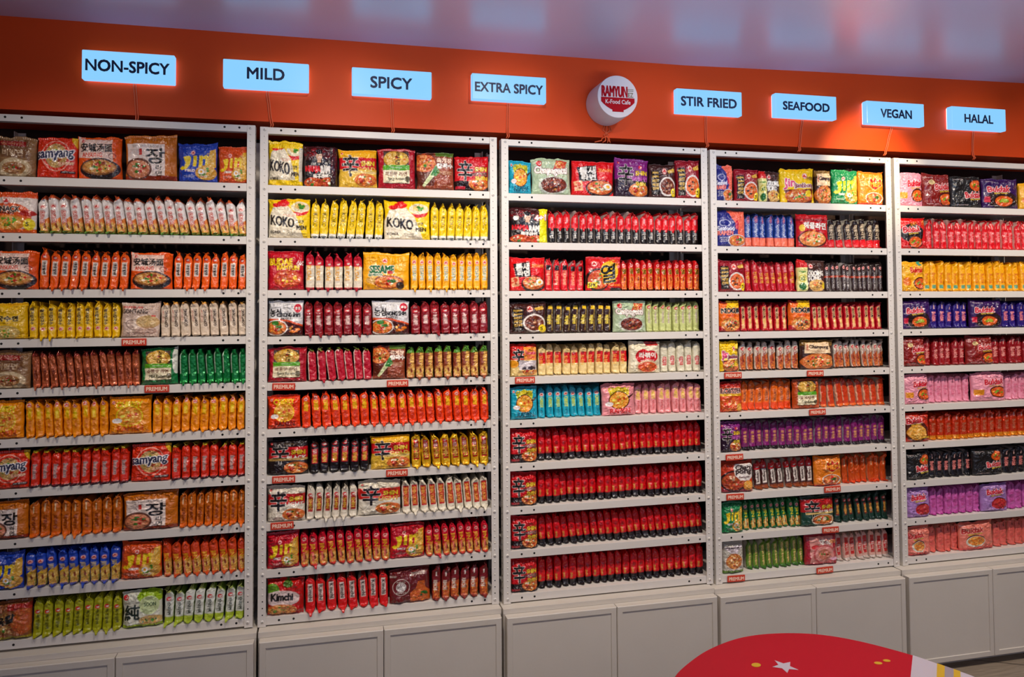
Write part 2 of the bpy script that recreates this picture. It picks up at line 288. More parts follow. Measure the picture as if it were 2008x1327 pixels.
class Cv:
    """canvas; x to the right 0..1, y up 0..1 (spines also reach -1..2 in x: the faces beside the edge)"""
    def __init__(s, w, h, x0=0.0, x1=1.0):
        s.w, s.h, s.x0, s.x1 = w, h, x0, x1
        s.a = np.zeros((h, w, 3), np.float32); s.r = np.random.RandomState(7)
        s.Y, s.X = np.mgrid[0:h, 0:w]
        s.X = x0 + (s.X + .5) / w * (x1 - x0); s.Y = (s.Y + .5) / h
    def bg(s, c): s.a[:] = c; return s
    def put(s, m, c, al=1.0):
        m = m.astype(np.float32)[..., None] * al
        s.a = s.a * (1 - m) + np.array(c, np.float32) * m
    def R(s, x0, y0, x1, y1, c): s.put((s.X >= x0) & (s.X <= x1) & (s.Y >= y0) & (s.Y <= y1), c); return s
    def band(s, y0, y1, c): return s.R(-1, y0, 2, y1, c)
    def E(s, cx, cy, rx, ry, c, al=1.0): s.put(((s.X - cx) / rx) ** 2 + ((s.Y - cy) / ry) ** 2 <= 1, c, al); return s
    def ring(s, cx, cy, rx, ry, c, t=.1):
        d = ((s.X - cx) / rx) ** 2 + ((s.Y - cy) / ry) ** 2
        s.put((d <= 1) & (d >= (1 - t) ** 2), c); return s
    def P(s, pts, c):
        m = np.zeros(s.X.shape, bool); n = len(pts)
        for i in range(n):
            (xa, ya), (xb, yb) = pts[i], pts[(i + 1) % n]
            if ya == yb: continue
            k = (s.Y > min(ya, yb)) & (s.Y <= max(ya, yb)) & (s.X < xa + (s.Y - ya) * (xb - xa) / (yb - ya))
            m ^= k
        s.put(m, c); return s
    def mask(s, txt, cx, cy, w, h, rot=0, sk=0.0):
        V, T, _ = text_tris(txt)
        q = V - .5
        if rot == 90: q = np.stack([-q[:, 1], q[:, 0]], 1)
        elif rot == -90: q = np.stack([q[:, 1], -q[:, 0]], 1)
        x = cx + q[:, 0] * w; y = cy + q[:, 1] * h + sk * q[:, 0] * w
        px = (x - s.x0) / (s.x1 - s.x0) * s.w - .5; py = y * s.h - .5
        m = np.zeros((s.h, s.w), bool)
        for t in T:
            X = px[t]; Yv = py[t]
            a0, a1 = max(0, int(X.min())), min(s.w - 1, int(X.max()) + 1); b0, b1 = max(0, int(Yv.min())), min(s.h - 1, int(Yv.max()) + 1)
            if a1 < a0 or b1 < b0: continue
            gx = np.arange(a0, a1 + 1)[None, :]; gy = np.arange(b0, b1 + 1)[:, None]
            d = (X[1] - X[0]) * (Yv[2] - Yv[0]) - (X[2] - X[0]) * (Yv[1] - Yv[0])
            if abs(d) < 1e-9: continue
            u = ((X[1] - gx) * (Yv[2] - gy) - (X[2] - gx) * (Yv[1] - gy)) / d
            v = ((X[2] - gx) * (Yv[0] - gy) - (X[0] - gx) * (Yv[2] - gy)) / d
            m[b0:b1 + 1, a0:a1 + 1] |= (u >= -.02) & (v >= -.02) & (u + v <= 1.02)
        return m
    def dil(s, m, k):
        for _ in range(int(k)):
            n = m.copy(); n[1:] |= m[:-1]; n[:-1] |= m[1:]; n[:, 1:] |= m[:, :-1]; n[:, :-1] |= m[:, 1:]; m = n
        return m
    def T(s, txt, cx, cy, w, h, c, o=None, b=1, ob=3, rot=0, sk=0.0):
        m = s.dil(s.mask(txt, cx, cy, w, h, rot, sk), b)
        if o is not None: s.put(s.dil(m, ob), o)
        s.put(m, c); return s
    def noodle(s, cx, cy, rx, ry, cols, n=120, ln=.16, th=2):
        r = s.r; W = s.w / (s.x1 - s.x0)
        for i in range(n):
            a = r.rand() * 6.28; q = math.sqrt(r.rand()) * .95
            x, y = cx + rx * q * math.cos(a), cy + ry * q * math.sin(a); th0 = r.rand() * 6.28; k = (r.rand() - .5) * 20
            c = np.array(cols[r.randint(len(cols))], np.float32) * (.82 + .3 * r.rand())
            for j in range(14):
                x += math.cos(th0) * ln / 14 * rx * 2; y += math.sin(th0) * ln / 14 * ry * 2; th0 += k / 14
                if ((x - cx) / rx) ** 2 + ((y - cy) / ry) ** 2 > 1: break
                ix, iy = int((x - s.x0) * W), int(y * s.h)
                if 0 <= ix < s.w - th and 0 <= iy < s.h - th: s.a[iy:iy + th, ix:ix + th] = np.clip(c, 0, 255)
        return s
    def blobs(s, cx, cy, rx, ry, cols, n=14, sz=.03):
        r = s.r
        for i in range(n):
            a = r.rand() * 6.28; q = math.sqrt(r.rand()) * .85; z = sz * (.6 + .9 * r.rand())
            c = np.clip(np.array(cols[r.randint(len(cols))]) * (.85 + .3 * r.rand()), 0, 255)
            s.E(cx + rx * q * math.cos(a), cy + ry * q * math.sin(a), z * (.7 + .8 * r.rand()), z * (.6 + .6 * r.rand()), c)
        return s
    def bowl(s, cx, cy, rx, ry, rim=(236, 226, 214), soup=(196, 70, 24), nood=((236, 186, 84), (226, 160, 60), (206, 120, 44)), bits=((60, 120, 40), (196, 30, 20), (240, 220, 180)), n=110, nb=12):
        s.E(cx, cy, rx, ry, rim).E(cx, cy, rx * .9, ry * .88, tuple(v * .5 for v in soup)).E(cx, cy - ry * .02, rx * .86, ry * .82, soup)
        s.noodle(cx, cy, rx * .84, ry * .78, nood, n).blobs(cx, cy + ry * .08, rx * .6, ry * .5, bits, nb, .03 * rx / .25)
        return s
    def food(s, cx, cy, rx, ry, base, cols, n=150, bits=None, nb=14):
        s.E(cx, cy, rx, ry, base).noodle(cx, cy, rx * .97, ry * .95, cols, n, .2)
        if bits: s.blobs(cx, cy, rx * .8, ry * .75, bits, nb, .028)
        return s
    def lo(s, x, y, r, ar=1.0):      # ring badge with a three-lobed head
        s.E(x, y, r, r * ar, (236, 120, 110)).E(x, y, r * .82, r * .82 * ar, (246, 226, 214))
        s.E(x, y + r * .28 * ar, r * .34, r * .34 * ar, (214, 40, 40)).E(x - r * .34, y - r * .16 * ar, r * .34, r * .32 * ar, (214, 40, 40)).E(x + r * .34, y - r * .16 * ar, r * .34, r * .32 * ar, (214, 40, 40)); return s
    def ln(s, x, y, r, ar=1.0):      # red disc with a pale crescent
        s.E(x, y, r, r * ar, (214, 20, 30)).E(x + r * .2, y, r * .5, r * .5 * ar, W_).E(x + r * .05, y + r * .1, r * .34, r * .34 * ar, (214, 20, 30)); return s
    def small(s, x, y, w, c, n=2, h=.02):   # tiny lines of print
        for i in range(n): s.T('mmm nnnn mmm', x, y - i * h * 1.7, w * (1 - .2 * (i % 2)), h, c, b=0)
        return s

NOOD = ((240, 196, 96), (228, 170, 66), (248, 214, 130)); RNOOD = ((226, 96, 36), (240, 140, 50), (200, 60, 24)); DNOOD = ((110, 44, 22), (150, 66, 30), (80, 30, 16))
GRN = ((70, 140, 40), (40, 100, 30)); MIX = ((70, 140, 40), (206, 34, 24), (246, 226, 190), (150, 60, 30))
F = {}
def face(fn): F[fn.__name__[2:]] = fn; return fn
@face
def f_clearbeef(c):
    c.bg((150, 112, 72)).R(.08, .5, .82, .97, (124, 84, 52)).R(.02, .8, .74, .93, (150, 22, 18)).T('칼국수', .38, .865, .6, .07, (210, 150, 110), b=0).T('비빔면', .4, .62, .55, .17, (206, 176, 140), b=1)
    c.E(.45, .22, .46, .26, (214, 190, 150)).food(.45, .22, .32, .16, (170, 120, 70), ((200, 150, 90), (150, 90, 60)), 90, MIX, 14)
@face
def f_samyang(c):
    c.bg((222, 48, 12)).P([(.84, 1), (1, 1), (1, .78)], (236, 190, 30)).ring(.5, .56, .36, .4, (246, 170, 150), .07).food(.5, .56, .28, .31, (190, 150, 96), NOOD, 160, MIX, 22)
    c.T('samyang', .47, .56, .9, .24, (24, 30, 74), (246, 240, 240), b=2, ob=5, sk=.1).T('Ramen', .74, .38, .34, .1, (250, 200, 160), (150, 20, 10), b=1, sk=.1).R(.62, .1, .97, .17, (60, 16, 30)).small(.8, .14, .28, W_, 1)
@face
def f_ansung(c):
    c.bg((238, 88, 10)).P([(.02, .52), (.82, .44), (.8, .97), (.02, 1)], (240, 206, 190)).ln(.14, .92, .04, 1.1).T('安城汤面', .44, .76, .72, .2, K_, b=2).T('ANSUNG', .34, .58, .46, .1, (226, 70, 40), b=1)
    c.E(.52, .24, .46, .26, (40, 26, 30)).E(.5, .28, .4, .19, (150, 96, 50)).food(.5, .29, .37, .16, (206, 130, 60), NOOD, 130, MIX, 16).ring(.8, .56, .09, .07, (110, 40, 30), .2)
@face
def f_jang(c):
    c.bg((206, 112, 14)).R(0, 0, 1, .1, (150, 46, 14)).T('JANG RAMYEON', .45, .93, .5, .05, (100, 50, 10), b=0).R(.05, .1, .78, .84, (246, 226, 214)).T('SOY FLAVOR NOODLE', .44, .78, .56, .05, K_, b=0)
    c.T('장', .6, .56, .36, .34, K_, b=3).T('라', .66, .3, .12, .12, K_, b=1).T('면', .66, .16, .12, .12, K_, b=1).R(.28, .58, .34, .72, (210, 50, 40)).small(.2, .7, .2, (140, 110, 100), 4)
    c.bowl(.26, .26, .27, .25, (110, 60, 44), (214, 130, 90), ((236, 170, 120), (220, 130, 90)), ((200, 40, 30), (70, 120, 40)), 120, 14)
def jin(c, base, sub, dark):
    c.bg(base).lo(.4, .78, .055, 1.15).P([(.04, .36), (.12, .42), (.16, .38), (.2, .5), (.14, .66), (.3, .7), (.34, .66), (.3, .44), (.22, .32), (.1, .3)], (250, 214, 20)).P([(.38, .42), (.4, .7), (.49, .71), (.47, .41)], (250, 214, 20)).P([(.53, .4), (.55, .72), (.64, .72), (.64, .68), (.72, .74), (.8, .7), (.8, .44), (.7, .42), (.71, .62), (.64, .62), (.63, .41)], (250, 214, 20))
    c.P([(.82, .86), (.96, .9), (.98, .4), (.7, .2)], (240, 180, 50)).noodle(.84, .55, .12, .34, NOOD, 80).food(.72, .24, .27, .2, (222, 160, 50), NOOD, 100, MIX, 18).E(.6, .26, .08, .07, (250, 246, 236)).E(.6, .26, .035, .035, (246, 170, 30))
    c.T(sub, .32, .3, .24, .06, W_, dark, b=1, ob=1).small(.3, .16, .3, W_, 2)
@face
def f_jinblue(c): jin(c, (28, 66, 176), 'MILD', (190, 30, 40))
@face
def f_jinorange(c): jin(c, (222, 82, 24), 'CHICKEN', (190, 30, 40))
@face
def f_jinred(c): jin(c, (196, 12, 36), 'SPICY', (120, 0, 20))
@face
def f_jingreen(c): jin(c, (14, 130, 74), 'VEGGIE', (10, 80, 40))
@face
def f_snack(c):
    c.bg((240, 226, 216)).R(0, .9, 1, 1, (230, 84, 24)).R(0, 0, 1, .1, (236, 100, 20)).E(.3, .42, .6, .34, (236, 96, 40)).E(.8, .5, .2, .08, (190, 40, 24)).lo(.25, .8, .09, 1.1).T('SNACK', .3, .6, .6, .13, (60, 20, 16), (246, 230, 210), b=2).T('RAMEN', .26, .5, .36, .06, (60, 20, 16), b=1)
    c.food(.36, .26, .42, .19, (230, 140, 40), NOOD, 150, ((230, 70, 20), (250, 170, 60), (90, 160, 40)), 22).E(.84, .22, .14, .15, (246, 222, 30)).T('5', .8, .22, .08, .1, K_, b=1)
@face
def f_calguksu(c):
    c.bg((238, 190, 12)).lo(.16, .84, .07, 1.2).T('칼국수면', .4, .58, .74, .15, (40, 24, 10), (250, 220, 120), b=2).small(.4, .44, .5, (120, 80, 10), 1).food(.42, .18, .4, .2, (226, 196, 110), NOOD, 120, ((246, 236, 180), (110, 160, 30)), 16)
@face
def f_gomtang(c):
    c.bg((206, 180, 164)).T('PREMIUM', .3, .9, .5, .07, (190, 40, 40), b=1).T('GOMTANG', .36, .78, .68, .12, (50, 36, 34), b=1).ring(.26, .4, .12, .13, (120, 90, 80), .1).E(.68, .4, .36, .3, (236, 214, 196)).E(.7, .46, .3, .2, (216, 176, 120)).noodle(.7, .46, .28, .18, ((240, 216, 160), (222, 190, 120)), 120).R(.8, .62, .9, .66, (220, 60, 40)).E(.66, .2, .28, .12, (150, 100, 84), .4)
def pul(c, base, ko, en):
    c.bg(base).R(.14, .1, .82, .98, (70, 50, 40)).food(.48, .76, .34, .22, (200, 150, 40), NOOD, 190, ((240, 210, 90), (206, 60, 30)), 10).T('라면', .52, .78, .12, .34, (50, 36, 10), b=1, rot=-90)
    c.R(.12, .48, .84, .6, (90, 170, 30)).small(.48, .54, .3, W_, 1).R(.12, .14, .84, .48, (240, 228, 190)).T(ko, .47, .38, .58, .11, (110, 50, 20), b=1).T(en, .47, .24, .46, .09, (60, 60, 30), b=1).E(.78, .24, .07, .08, (90, 80, 50)).R(0, 0, 1, .12, base)
@face
def f_mildgreen(c): pul(c, (16, 120, 60), '순한맛 라면', 'Mild Ramen'); c.E(.97, .7, .1, .4, (226, 226, 214))
@face
def f_spicypul(c): pul(c, (176, 20, 40), '매운맛 라면', 'Spicy Ramen')
@face
def f_crabpul(c): pul(c, (190, 76, 20), '꽃게탕면', 'Crab Ramen')
def cheesy(c, base, tcol, rcol, pan):
    c.bg(base).P([(.22, .62), (.2, .82), (.5, .96), (.82, .82), (.8, .62)], tcol if pan else base).T('CHEESY', .5, .83, .62, .17, tcol if not pan else (206, 186, 20), (120, 120, 20) if pan else (240, 150, 20), b=2, ob=1)
    c.E(.5, .5, .32, .3, (70, 34, 14) if pan else tcol).food(.5, .5, .29, .27, (238, 150, 30), ((250, 190, 50), (236, 130, 24), (246, 210, 90)), 200, ((246, 220, 90), (206, 70, 20)), 14)
    if pan: c.P([(.76, .6), (.95, .72), (.97, .68), (.8, .54)], (70, 34, 14))
    c.E(.2, .38, .12, .07, (246, 240, 236)).small(.2, .38, .14, (200, 60, 40), 1).T('RAMEN', .52, .15, .6, .15, rcol, b=2).lo(.12, .9, .04, 1.2)
@face
def f_cheeseorange(c): cheesy(c, (244, 148, 6), (240, 214, 20), (226, 90, 10), 0)
@face
def f_cheesered(c): cheesy(c, (236, 60, 12), (246, 206, 20), (130, 16, 10), 0)
@face
def f_cheeseblue(c): cheesy(c, (20, 168, 196), (214, 226, 40), (10, 96, 120), 1)
@face
def f_cheesepink(c): cheesy(c, (240, 150, 158), (246, 216, 40), (214, 40, 40), 1)
@face
def f_soon(c):
    c.bg((226, 226, 206)).E(.72, .86, .34, .2, (160, 196, 20)).E(.68, .62, .26, .26, (214, 230, 170)).ln(.1, .88, .07, 1.1).T('純', .24, .44, .38, .42, (20, 40, 30), b=3).T('SOON', .7, .64, .3, .1, (60, 90, 50), b=1).small(.66, .46, .3, (120, 130, 90), 2).R(0, 0, 1, .1, (170, 196, 40)).food(.72, .2, .3, .13, (206, 170, 120), NOOD, 90, GRN, 8)
@face
def f_spicybeef(c):
    c.bg((150, 84, 40)).R(.4, .8, 1, .96, (180, 40, 30)).food(.3, .4, .4, .4, (160, 96, 50), DNOOD + NOOD, 200, MIX, 18).food(.8, .5, .3, .36, (196, 96, 40), RNOOD, 120).T('육칼', .34, .54, .5, .22, K_, (210, 170, 120), b=3, ob=1, sk=.3).R(0, 0, 1, .09, (170, 150, 20))
def kok(c, side):
    c.bg((246, 208, 8)).P([(0, .0), (0, .5), (.1, .78), (.28, .88), (.48, .84), (.66, .6), (.84, 0)], (242, 230, 202)).E(.36, .92, .14, .09, (222, 20, 24)).E(.2, .86, .1, .06, (222, 20, 24)).E(.76, .82, .22, .14, (240, 226, 190)).food(.76, .84, .14, .08, (230, 200, 130), NOOD, 60, ((230, 110, 30), (70, 150, 40)), 8).P([(.58, .7), (.7, .58), (.9, .62), (.98, .74), (.78, .68)], (222, 20, 24))
    c.T('KOKO', .34, .42, .56, .25, (34, 24, 20), b=3, sk=-.16).T('MEN', .8, .26, .22, .1, (34, 24, 20), b=2).T('꼬꼬면', .76, .42, .18, .09, (60, 50, 40), b=1).small(.5, .6, .28, (226, 90, 60), 2).T('KOREA', .18, .14, .24, .07, (50, 36, 30), b=1).small(.54, .14, .24, (100, 90, 70), 2)
@face
def f_koko(c): kok(c, 0)
@face
def f_koko2(c):
    kok(c, 1); c.R(0, .0, 1, .12, (246, 208, 8)).R(0, .86, 1, 1, (246, 208, 8)).R(.9, .1, 1, .9, (214, 206, 190))
def namj(c):
    c.bg((26, 18, 20)).R(0, .66, 1, 1, (60, 14, 20)).noodle(.4, .82, .5, .16, ((150, 16, 24), (210, 20, 30)), 60, .3).E(.45, .6, .2, .2, (34, 36, 46)).P([(.4, .6), (.52, .6), (.5, .72), (.42, .72)], (226, 180, 150)).E(.46, .76, .085, .11, (232, 188, 160)).E(.46, .87, .1, .07, (16, 16, 22)).R(.42, .75, .45, .765, (40, 24, 20)).R(.48, .75, .51, .765, (40, 24, 20))
    c.T('NAMJA', .28, .42, .42, .17, (222, 24, 34), b=3).T('RAMEN', .72, .42, .42, .17, W_, b=3).T('男子라면', .5, .25, .44, .12, W_, b=2).food(.3, .1, .28, .12, (190, 60, 30), RNOOD, 90, MIX, 12).food(.72, .1, .26, .12, (190, 60, 30), RNOOD, 90, MIX, 12)
@face
def f_namja(c): namj(c); c.R(.78, 0, 1, 1, (40, 10, 16)).noodle(.9, .6, .1, .4, ((130, 16, 40), (90, 10, 24)), 40, .4)
@face
def f_namja41(c): namj(c); c.E(.16, .72, .07, .07, W_).R(.78, 0, 1, 1, (238, 232, 20)).T('4+1', .8, .76, .3, .16, (246, 240, 236), (210, 20, 40), b=3, ob=4, sk=.15)
def shin(c, top, band, bot, sub, sc, foodc=RNOOD, y0=.5, y1=.82):
    c.bg(bot).R(0, y0 - .02, 1, 1, top)
    c.R(0, y0, 1, y1, band)
    c.food(.7, .2, .3, .18, (214, 110, 40), foodc + NOOD[:1], 150, MIX, 14)
    c.T('辛', .3, .6, .42, .58, K_, (250, 236, 226), b=3, ob=2).T('SHIN', .76, .66, .34, .12, (240, 196, 40), K_, b=2, ob=2)
    if sub: c.T(sub, .72, .5, .48, .11, sc, (70, 20, 14), b=1, ob=1)
    c.ln(.1, .93, .03, 1.1)
@face
def f_shin(c):
    shin(c, (206, 8, 22), (206, 8, 22), (30, 12, 14), '라면', K_, RNOOD, .3, 1); c.T('신라면', .76, .52, .34, .1, (30, 16, 16), (246, 170, 150), b=1, ob=1).T('SHIN', .78, .38, .36, .11, (240, 196, 40), K_, b=2, ob=2).R(.02, .04, .3, .12, (200, 30, 50))
@face
def f_shinblack(c): shin(c, (34, 22, 24), (206, 16, 26), (30, 18, 20), 'BLACK', W_); c.R(0, .42, 1, .49, (190, 150, 80)).small(.64, .45, .6, K_, 1).small(.6, .9, .4, (120, 90, 50), 1)
@face
def f_shingold(c): shin(c, (240, 180, 20), (206, 16, 26), (236, 190, 60), 'GOLD', (240, 206, 90)); c.R(.3, .38, 1, .44, (246, 214, 130)).small(.66, .41, .5, K_, 1)
@face
def f_shinlight(c): shin(c, (226, 216, 196), (206, 26, 26), (230, 220, 200), 'LIGHT', W_); c.small(.6, .38, .5, W_, 1)
@face
def f_shinlight2(c): shin(c, (230, 220, 196), (214, 26, 16), (232, 224, 204), 'LIGHT', (240, 190, 80))
@face
def f_shinpurple(c): shin(c, (130, 24, 120), (124, 20, 116), (40, 14, 40), '볶음면', (200, 90, 180)); c.T('SHIN', .74, .36, .3, .1, (240, 206, 60), K_, b=2, ob=2).ln(.72, .82, .05, 1)
@face
def f_shingreen(c): shin(c, (26, 60, 46), (190, 20, 26), (24, 66, 50), '미역국', W_, NOOD, .5, .95); c.R(.1, .42, 1, .48, (226, 190, 110)).bowl(.6, .22, .36, .19, (230, 216, 190), (206, 90, 30))
@face
def f_toomba(c):
    shin(c, (206, 26, 20), (206, 26, 20), (236, 206, 130), None, W_, NOOD, .55, 1); c.P([(.5, .55), (.5, .95), (1, .95), (1, .5)], (238, 150, 50)).T('Toomba', .74, .76, .42, .12, (200, 60, 90), b=2).T('Shin', .76, .62, .3, .1, (214, 60, 60), b=1).R(.3, .2, 1, .5, (206, 196, 200)).blobs(.66, .26, .3, .04, ((60, 50, 60),), 10, .05).E(.12, .4, .16, .12, (240, 160, 30))
@face
def f_yukgae(c):
    c.bg((150, 68, 40)).R(0, .1, .46, 1, (96, 40, 24)).food(.2, .74, .3, .26, (206, 80, 30), RNOOD + NOOD, 200, MIX, 14).P([(.14, .1), (.2, .06), (.56, .5), (.42, .56)], (216, 226, 170)).P([(.36, .4), (.5, .7), (.62, .5), (.52, .38)], (50, 130, 50)).T('육개장', .74, .82, .42, .13, (250, 216, 190), (110, 40, 20), b=2).T('칼국수', .76, .67, .44, .14, W_, (110, 40, 20), b=2).small(.74, .5, .4, (246, 210, 160), 3).small(.74, .12, .44, (230, 180, 150), 1).R(.5, .93, 1, 1, (90, 120, 40))
@face
def f_budae(c):
    c.bg((196, 12, 36)).T('BUDAE', .36, .76, .64, .17, (250, 206, 20), (120, 10, 20), b=3, ob=3).T('RAMYUN', .56, .6, .62, .13, (250, 206, 20), (120, 10, 20), b=2, ob=3)
    for i in range(6):
        for j in range(3):
            if (i + j) % 2: c.R(.8 + i * .03, .66 + j * .04, .83 + i * .03, .7 + j * .04, W_)
    c.food(.54, .3, .4, .24, (214, 70, 40), RNOOD, 200, ((246, 170, 140), (246, 200, 60), (190, 30, 30)), 18)
@face
def f_sesame(c):
    c.bg((250, 176, 14)).lo(.46, .82, .06, 1.2).small(.22, .82, .16, (150, 100, 10), 2).small(.74, .74, .26, (150, 100, 10), 1).T('SESAME', .4, .58, .52, .2, (6, 106, 50), (246, 240, 220), b=3, ob=3, sk=.03).T('참깨라면', .26, .42, .3, .08, (6, 106, 50), (246, 240, 220), b=1, ob=2)
    c.bowl(.54, .22, .34, .2, (150, 70, 20), (222, 110, 30)).E(.16, .26, .1, .1, (200, 150, 60)).E(.8, .12, .09, .1, (40, 26, 20)).small(.26, .16, .2, (150, 100, 10), 2).E(.58, .5, .06, .05, (200, 30, 20))
@face
def f_nongshim(c):
    c.bg((74, 24, 22)).P([(0, .52), (.5, .46), (1, .3), (1, 1), (0, 1)], (224, 222, 222)).P([(0, .46), (.5, .44), (1, .28), (1, .34), (.5, .5), (0, .53)], (222, 80, 30)).E(.84, .84, .11, .13, (206, 20, 50)).E(.8, .84, .03, .04, W_).E(.88, .84, .03, .04, W_).T('농심', .2, .7, .3, .24, K_, b=2).T('NONG SHIM', .64, .64, .54, .13, K_, b=2).T('RAMYUN', .52, .52, .32, .07, (60, 40, 36), b=1)
    c.bowl(.24, .24, .32, .24, (240, 230, 220), (226, 100, 30)).E(.2, .38, .1, .07, (60, 130, 40)).blobs(.76, .2, .18, .1, ((226, 120, 30), (240, 170, 60)), 8, .04)
@face
def f_kimchi(c):
    c.bg((206, 20, 16)).E(.14, .74, .18, .2, (110, 160, 30)).E(.56, .9, .14, .1, (80, 120, 30)).E(.4, .48, .5, .24, (230, 206, 200)).T('Kimchi', .4, .52, .6, .2, K_, b=3).small(.5, .36, .3, (150, 110, 110), 1).food(.4, .14, .42, .17, (206, 120, 60), RNOOD + NOOD, 180, ((230, 150, 90), (90, 130, 40)), 20).P([(.86, 0), (1, 0), (1, 1), (.9, 1)], (190, 16, 16))
@face
def f_kimchee(c):
    c.bg((110, 22, 24)).T('Baldo', .1, .84, .16, .06, W_, b=0, sk=.1).T('김치비빔면', .7, .88, .34, .09, (236, 214, 200), b=1, sk=.1).ring(.28, .5, .21, .25, (236, 220, 210), .06).food(.28, .5, .12, .14, (226, 220, 214), ((150, 130, 130), (246, 240, 236), (90, 40, 40)), 60).T('KING', .28, .66, .2, .05, W_, b=0).T('KIMCHI', .28, .33, .24, .05, W_, b=0).P([(.5, 0), (.5, .3), (.64, .44), (.7, .64), (.86, .64), (.88, .44), (1, .3), (1, 0)], (206, 96, 30)).noodle(.74, .22, .26, .2, RNOOD, 160).blobs(.82, .24, .12, .1, GRN, 6, .03)
@face
def f_chapagetti(c):
    c.bg((176, 196, 160)).P([(.52, .66), (.62, .98), (.92, .96), (.8, .64)], (206, 60, 30)).noodle(.7, .84, .14, .12, NOOD, 60).ln(.18, .88, .07, 1.1).T('Chapagetti', .48, .66, .82, .25, (246, 238, 226), (110, 30, 24), b=3, ob=4, sk=-.02).small(.7, .5, .3, (150, 90, 30), 1).E(.52, .25, .38, .26, (190, 196, 180)).food(.54, .27, .34, .22, (90, 34, 20), DNOOD + ((190, 60, 30),), 240, ((206, 130, 50), (60, 20, 14)), 10)
@face
def f_teumsae(c):
    c.bg((222, 12, 20)).T('TEUM-SAE', .78, .8, .34, .07, (246, 150, 60), b=1).R(.58, .74, .98, .75, (246, 150, 60)).E(.66, .22, .35, .26, (40, 20, 20)).food(.66, .25, .31, .21, (214, 80, 30), RNOOD + NOOD, 190, MIX, 20).E(.84, .27, .1, .1, W_).E(.84, .27, .05, .05, (246, 180, 30)).P([(.1, .84), (.55, .92), (.6, .46), (.16, .4)], K_).T('틈새', .35, .75, .38, .22, W_, b=2, sk=.1).T('라면', .38, .55, .34, .16, W_, b=2, sk=.1).P([(.04, .4), (.22, .44), (.26, .14), (.06, .12)], (240, 180, 130)).blobs(.14, .28, .08, .1, ((200, 70, 40),), 6, .03)
def blk(c, base, nood):
    c.bg(base).R(.06, .08, .36, .84, (30, 18, 12)).ring(.21, .46, .6, 1.2, base, 0)
    for i, t in enumerate(('BEIJING', 'JJAJANG', 'BEST', '짜장', '진짜')): c.T(t, .21, .76 - i * .12, .22, .07 if i < 3 else .09, (214, 170, 70), b=1, sk=.02)
    c.small(.21, .16, .16, W_, 2).lo(.54, .82, .09, 1.1).P([(.66, .84), (.9, .92), (.94, .8), (.72, .76)], (214, 170, 60)).E(.66, .34, .32, .3, (230, 220, 210)).food(.66, .34, .27, .25, nood[0], nood, 200, ((60, 30, 26), (200, 150, 110)), 14).E(.88, .16, .11, .13, (248, 216, 20)).T('5', .85, .16, .07, .1, K_, b=1)
@face
def f_jjajang(c): blk(c, (64, 26, 22), DNOOD)
@face
def f_redcup(c): blk(c, (150, 14, 34), RNOOD)
@face
def f_yeul(c):
    c.bg((206, 16, 24)).E(.3, .34, .32, .36, (30, 14, 14)).food(.32, .34, .28, .3, (206, 70, 30), RNOOD, 180, MIX, 24).E(.64, .62, .26, .3, (246, 190, 30)).noodle(.74, .84, .18, .16, ((246, 200, 40), (236, 100, 20)), 60, .4).T('열', .6, .54, .42, .56, K_, (246, 200, 40), b=4, ob=3, sk=.2).lo(.2, .84, .08, 1.1).R(.04, .08, .28, .26, (248, 220, 20)).T('5PK', .16, .17, .2, .12, K_, b=1).R(.6, .14, 1, .22, (236, 100, 20)).R(.66, 0, 1, .1, (40, 30, 30))
@face
def f_rabokki(c):
    c.bg((230, 222, 192)).E(.42, .56, .24, .24, (206, 20, 30)).E(.68, .56, .22, .2, (206, 20, 30)).T('라볶이', .56, .6, .52, .18, W_, b=2).T('RABOKKI NOODLE', .56, .42, .42, .05, W_, b=0).E(.56, .2, .36, .22, (220, 190, 150)).food(.56, .2, .31, .17, (206, 60, 30), RNOOD, 160, ((226, 110, 60),), 12).R(.5, .92, .9, 1, (190, 40, 40))
@face
def f_seafood(c):
    c.bg((38, 44, 130)).P([(.38, 1), (.7, .5), (.66, 0), (1, 0), (1, 1)], (240, 110, 84)).ring(.26, .68, .2, .1, (200, 200, 226), .15).T('Seafood', .28, .52, .56, .13, (236, 236, 246), b=1).T('RAMEN', .26, .38, .5, .12, (244, 130, 110), b=2).small(.2, .24, .26, W_, 3, .03).E(.66, .62, .06, .14, (206, 40, 70)).bowl(.66, .17, .34, .18, (226, 220, 226), (226, 120, 60))
@face
def f_odongtong(c):
    c.bg((70, 40, 34)).R(0, 0, .3, 1, (236, 232, 150)).R(0, .8, .3, 1, (214, 30, 30)).T('Veggie', .15, .66, .22, .07, (60, 140, 40), b=1).ring(.15, .44, .12, .13, (206, 190, 20), .2).T('x2', .15, .44, .14, .12, (60, 110, 30), b=2).E(.15, .16, .1, .13, (30, 110, 50)).lo(.42, .84, .08, 1.1)
    c.T('ODONG', .62, .62, .56, .16, W_, (40, 24, 20), b=3).T('TONG', .56, .45, .46, .16, W_, (40, 24, 20), b=3).food(.66, .2, .32, .2, (230, 180, 110), NOOD, 150, ((214, 110, 40), (120, 90, 60)), 16).E(.92, .2, .1, .1, (240, 206, 30))
@face
def f_jjampong(c):
    c.bg((250, 206, 8)).lo(.7, .8, .08, 1.1).T('진짬뽕', .86, .74, .2, .1, (90, 30, 20), b=1).T('Jin', .24, .56, .3, .32, (226, 60, 120), W_, b=3, ob=4).T('Jjambbong', .66, .5, .56, .16, (150, 70, 90), W_, b=2, ob=4).P([(.08, .38), (.96, .42), (.9, 0), (.2, 0)], (110, 30, 20)).food(.52, .2, .42, .2, (206, 90, 40), RNOOD + NOOD, 220, MIX, 22).E(.8, .28, .09, .1, (246, 210, 40))
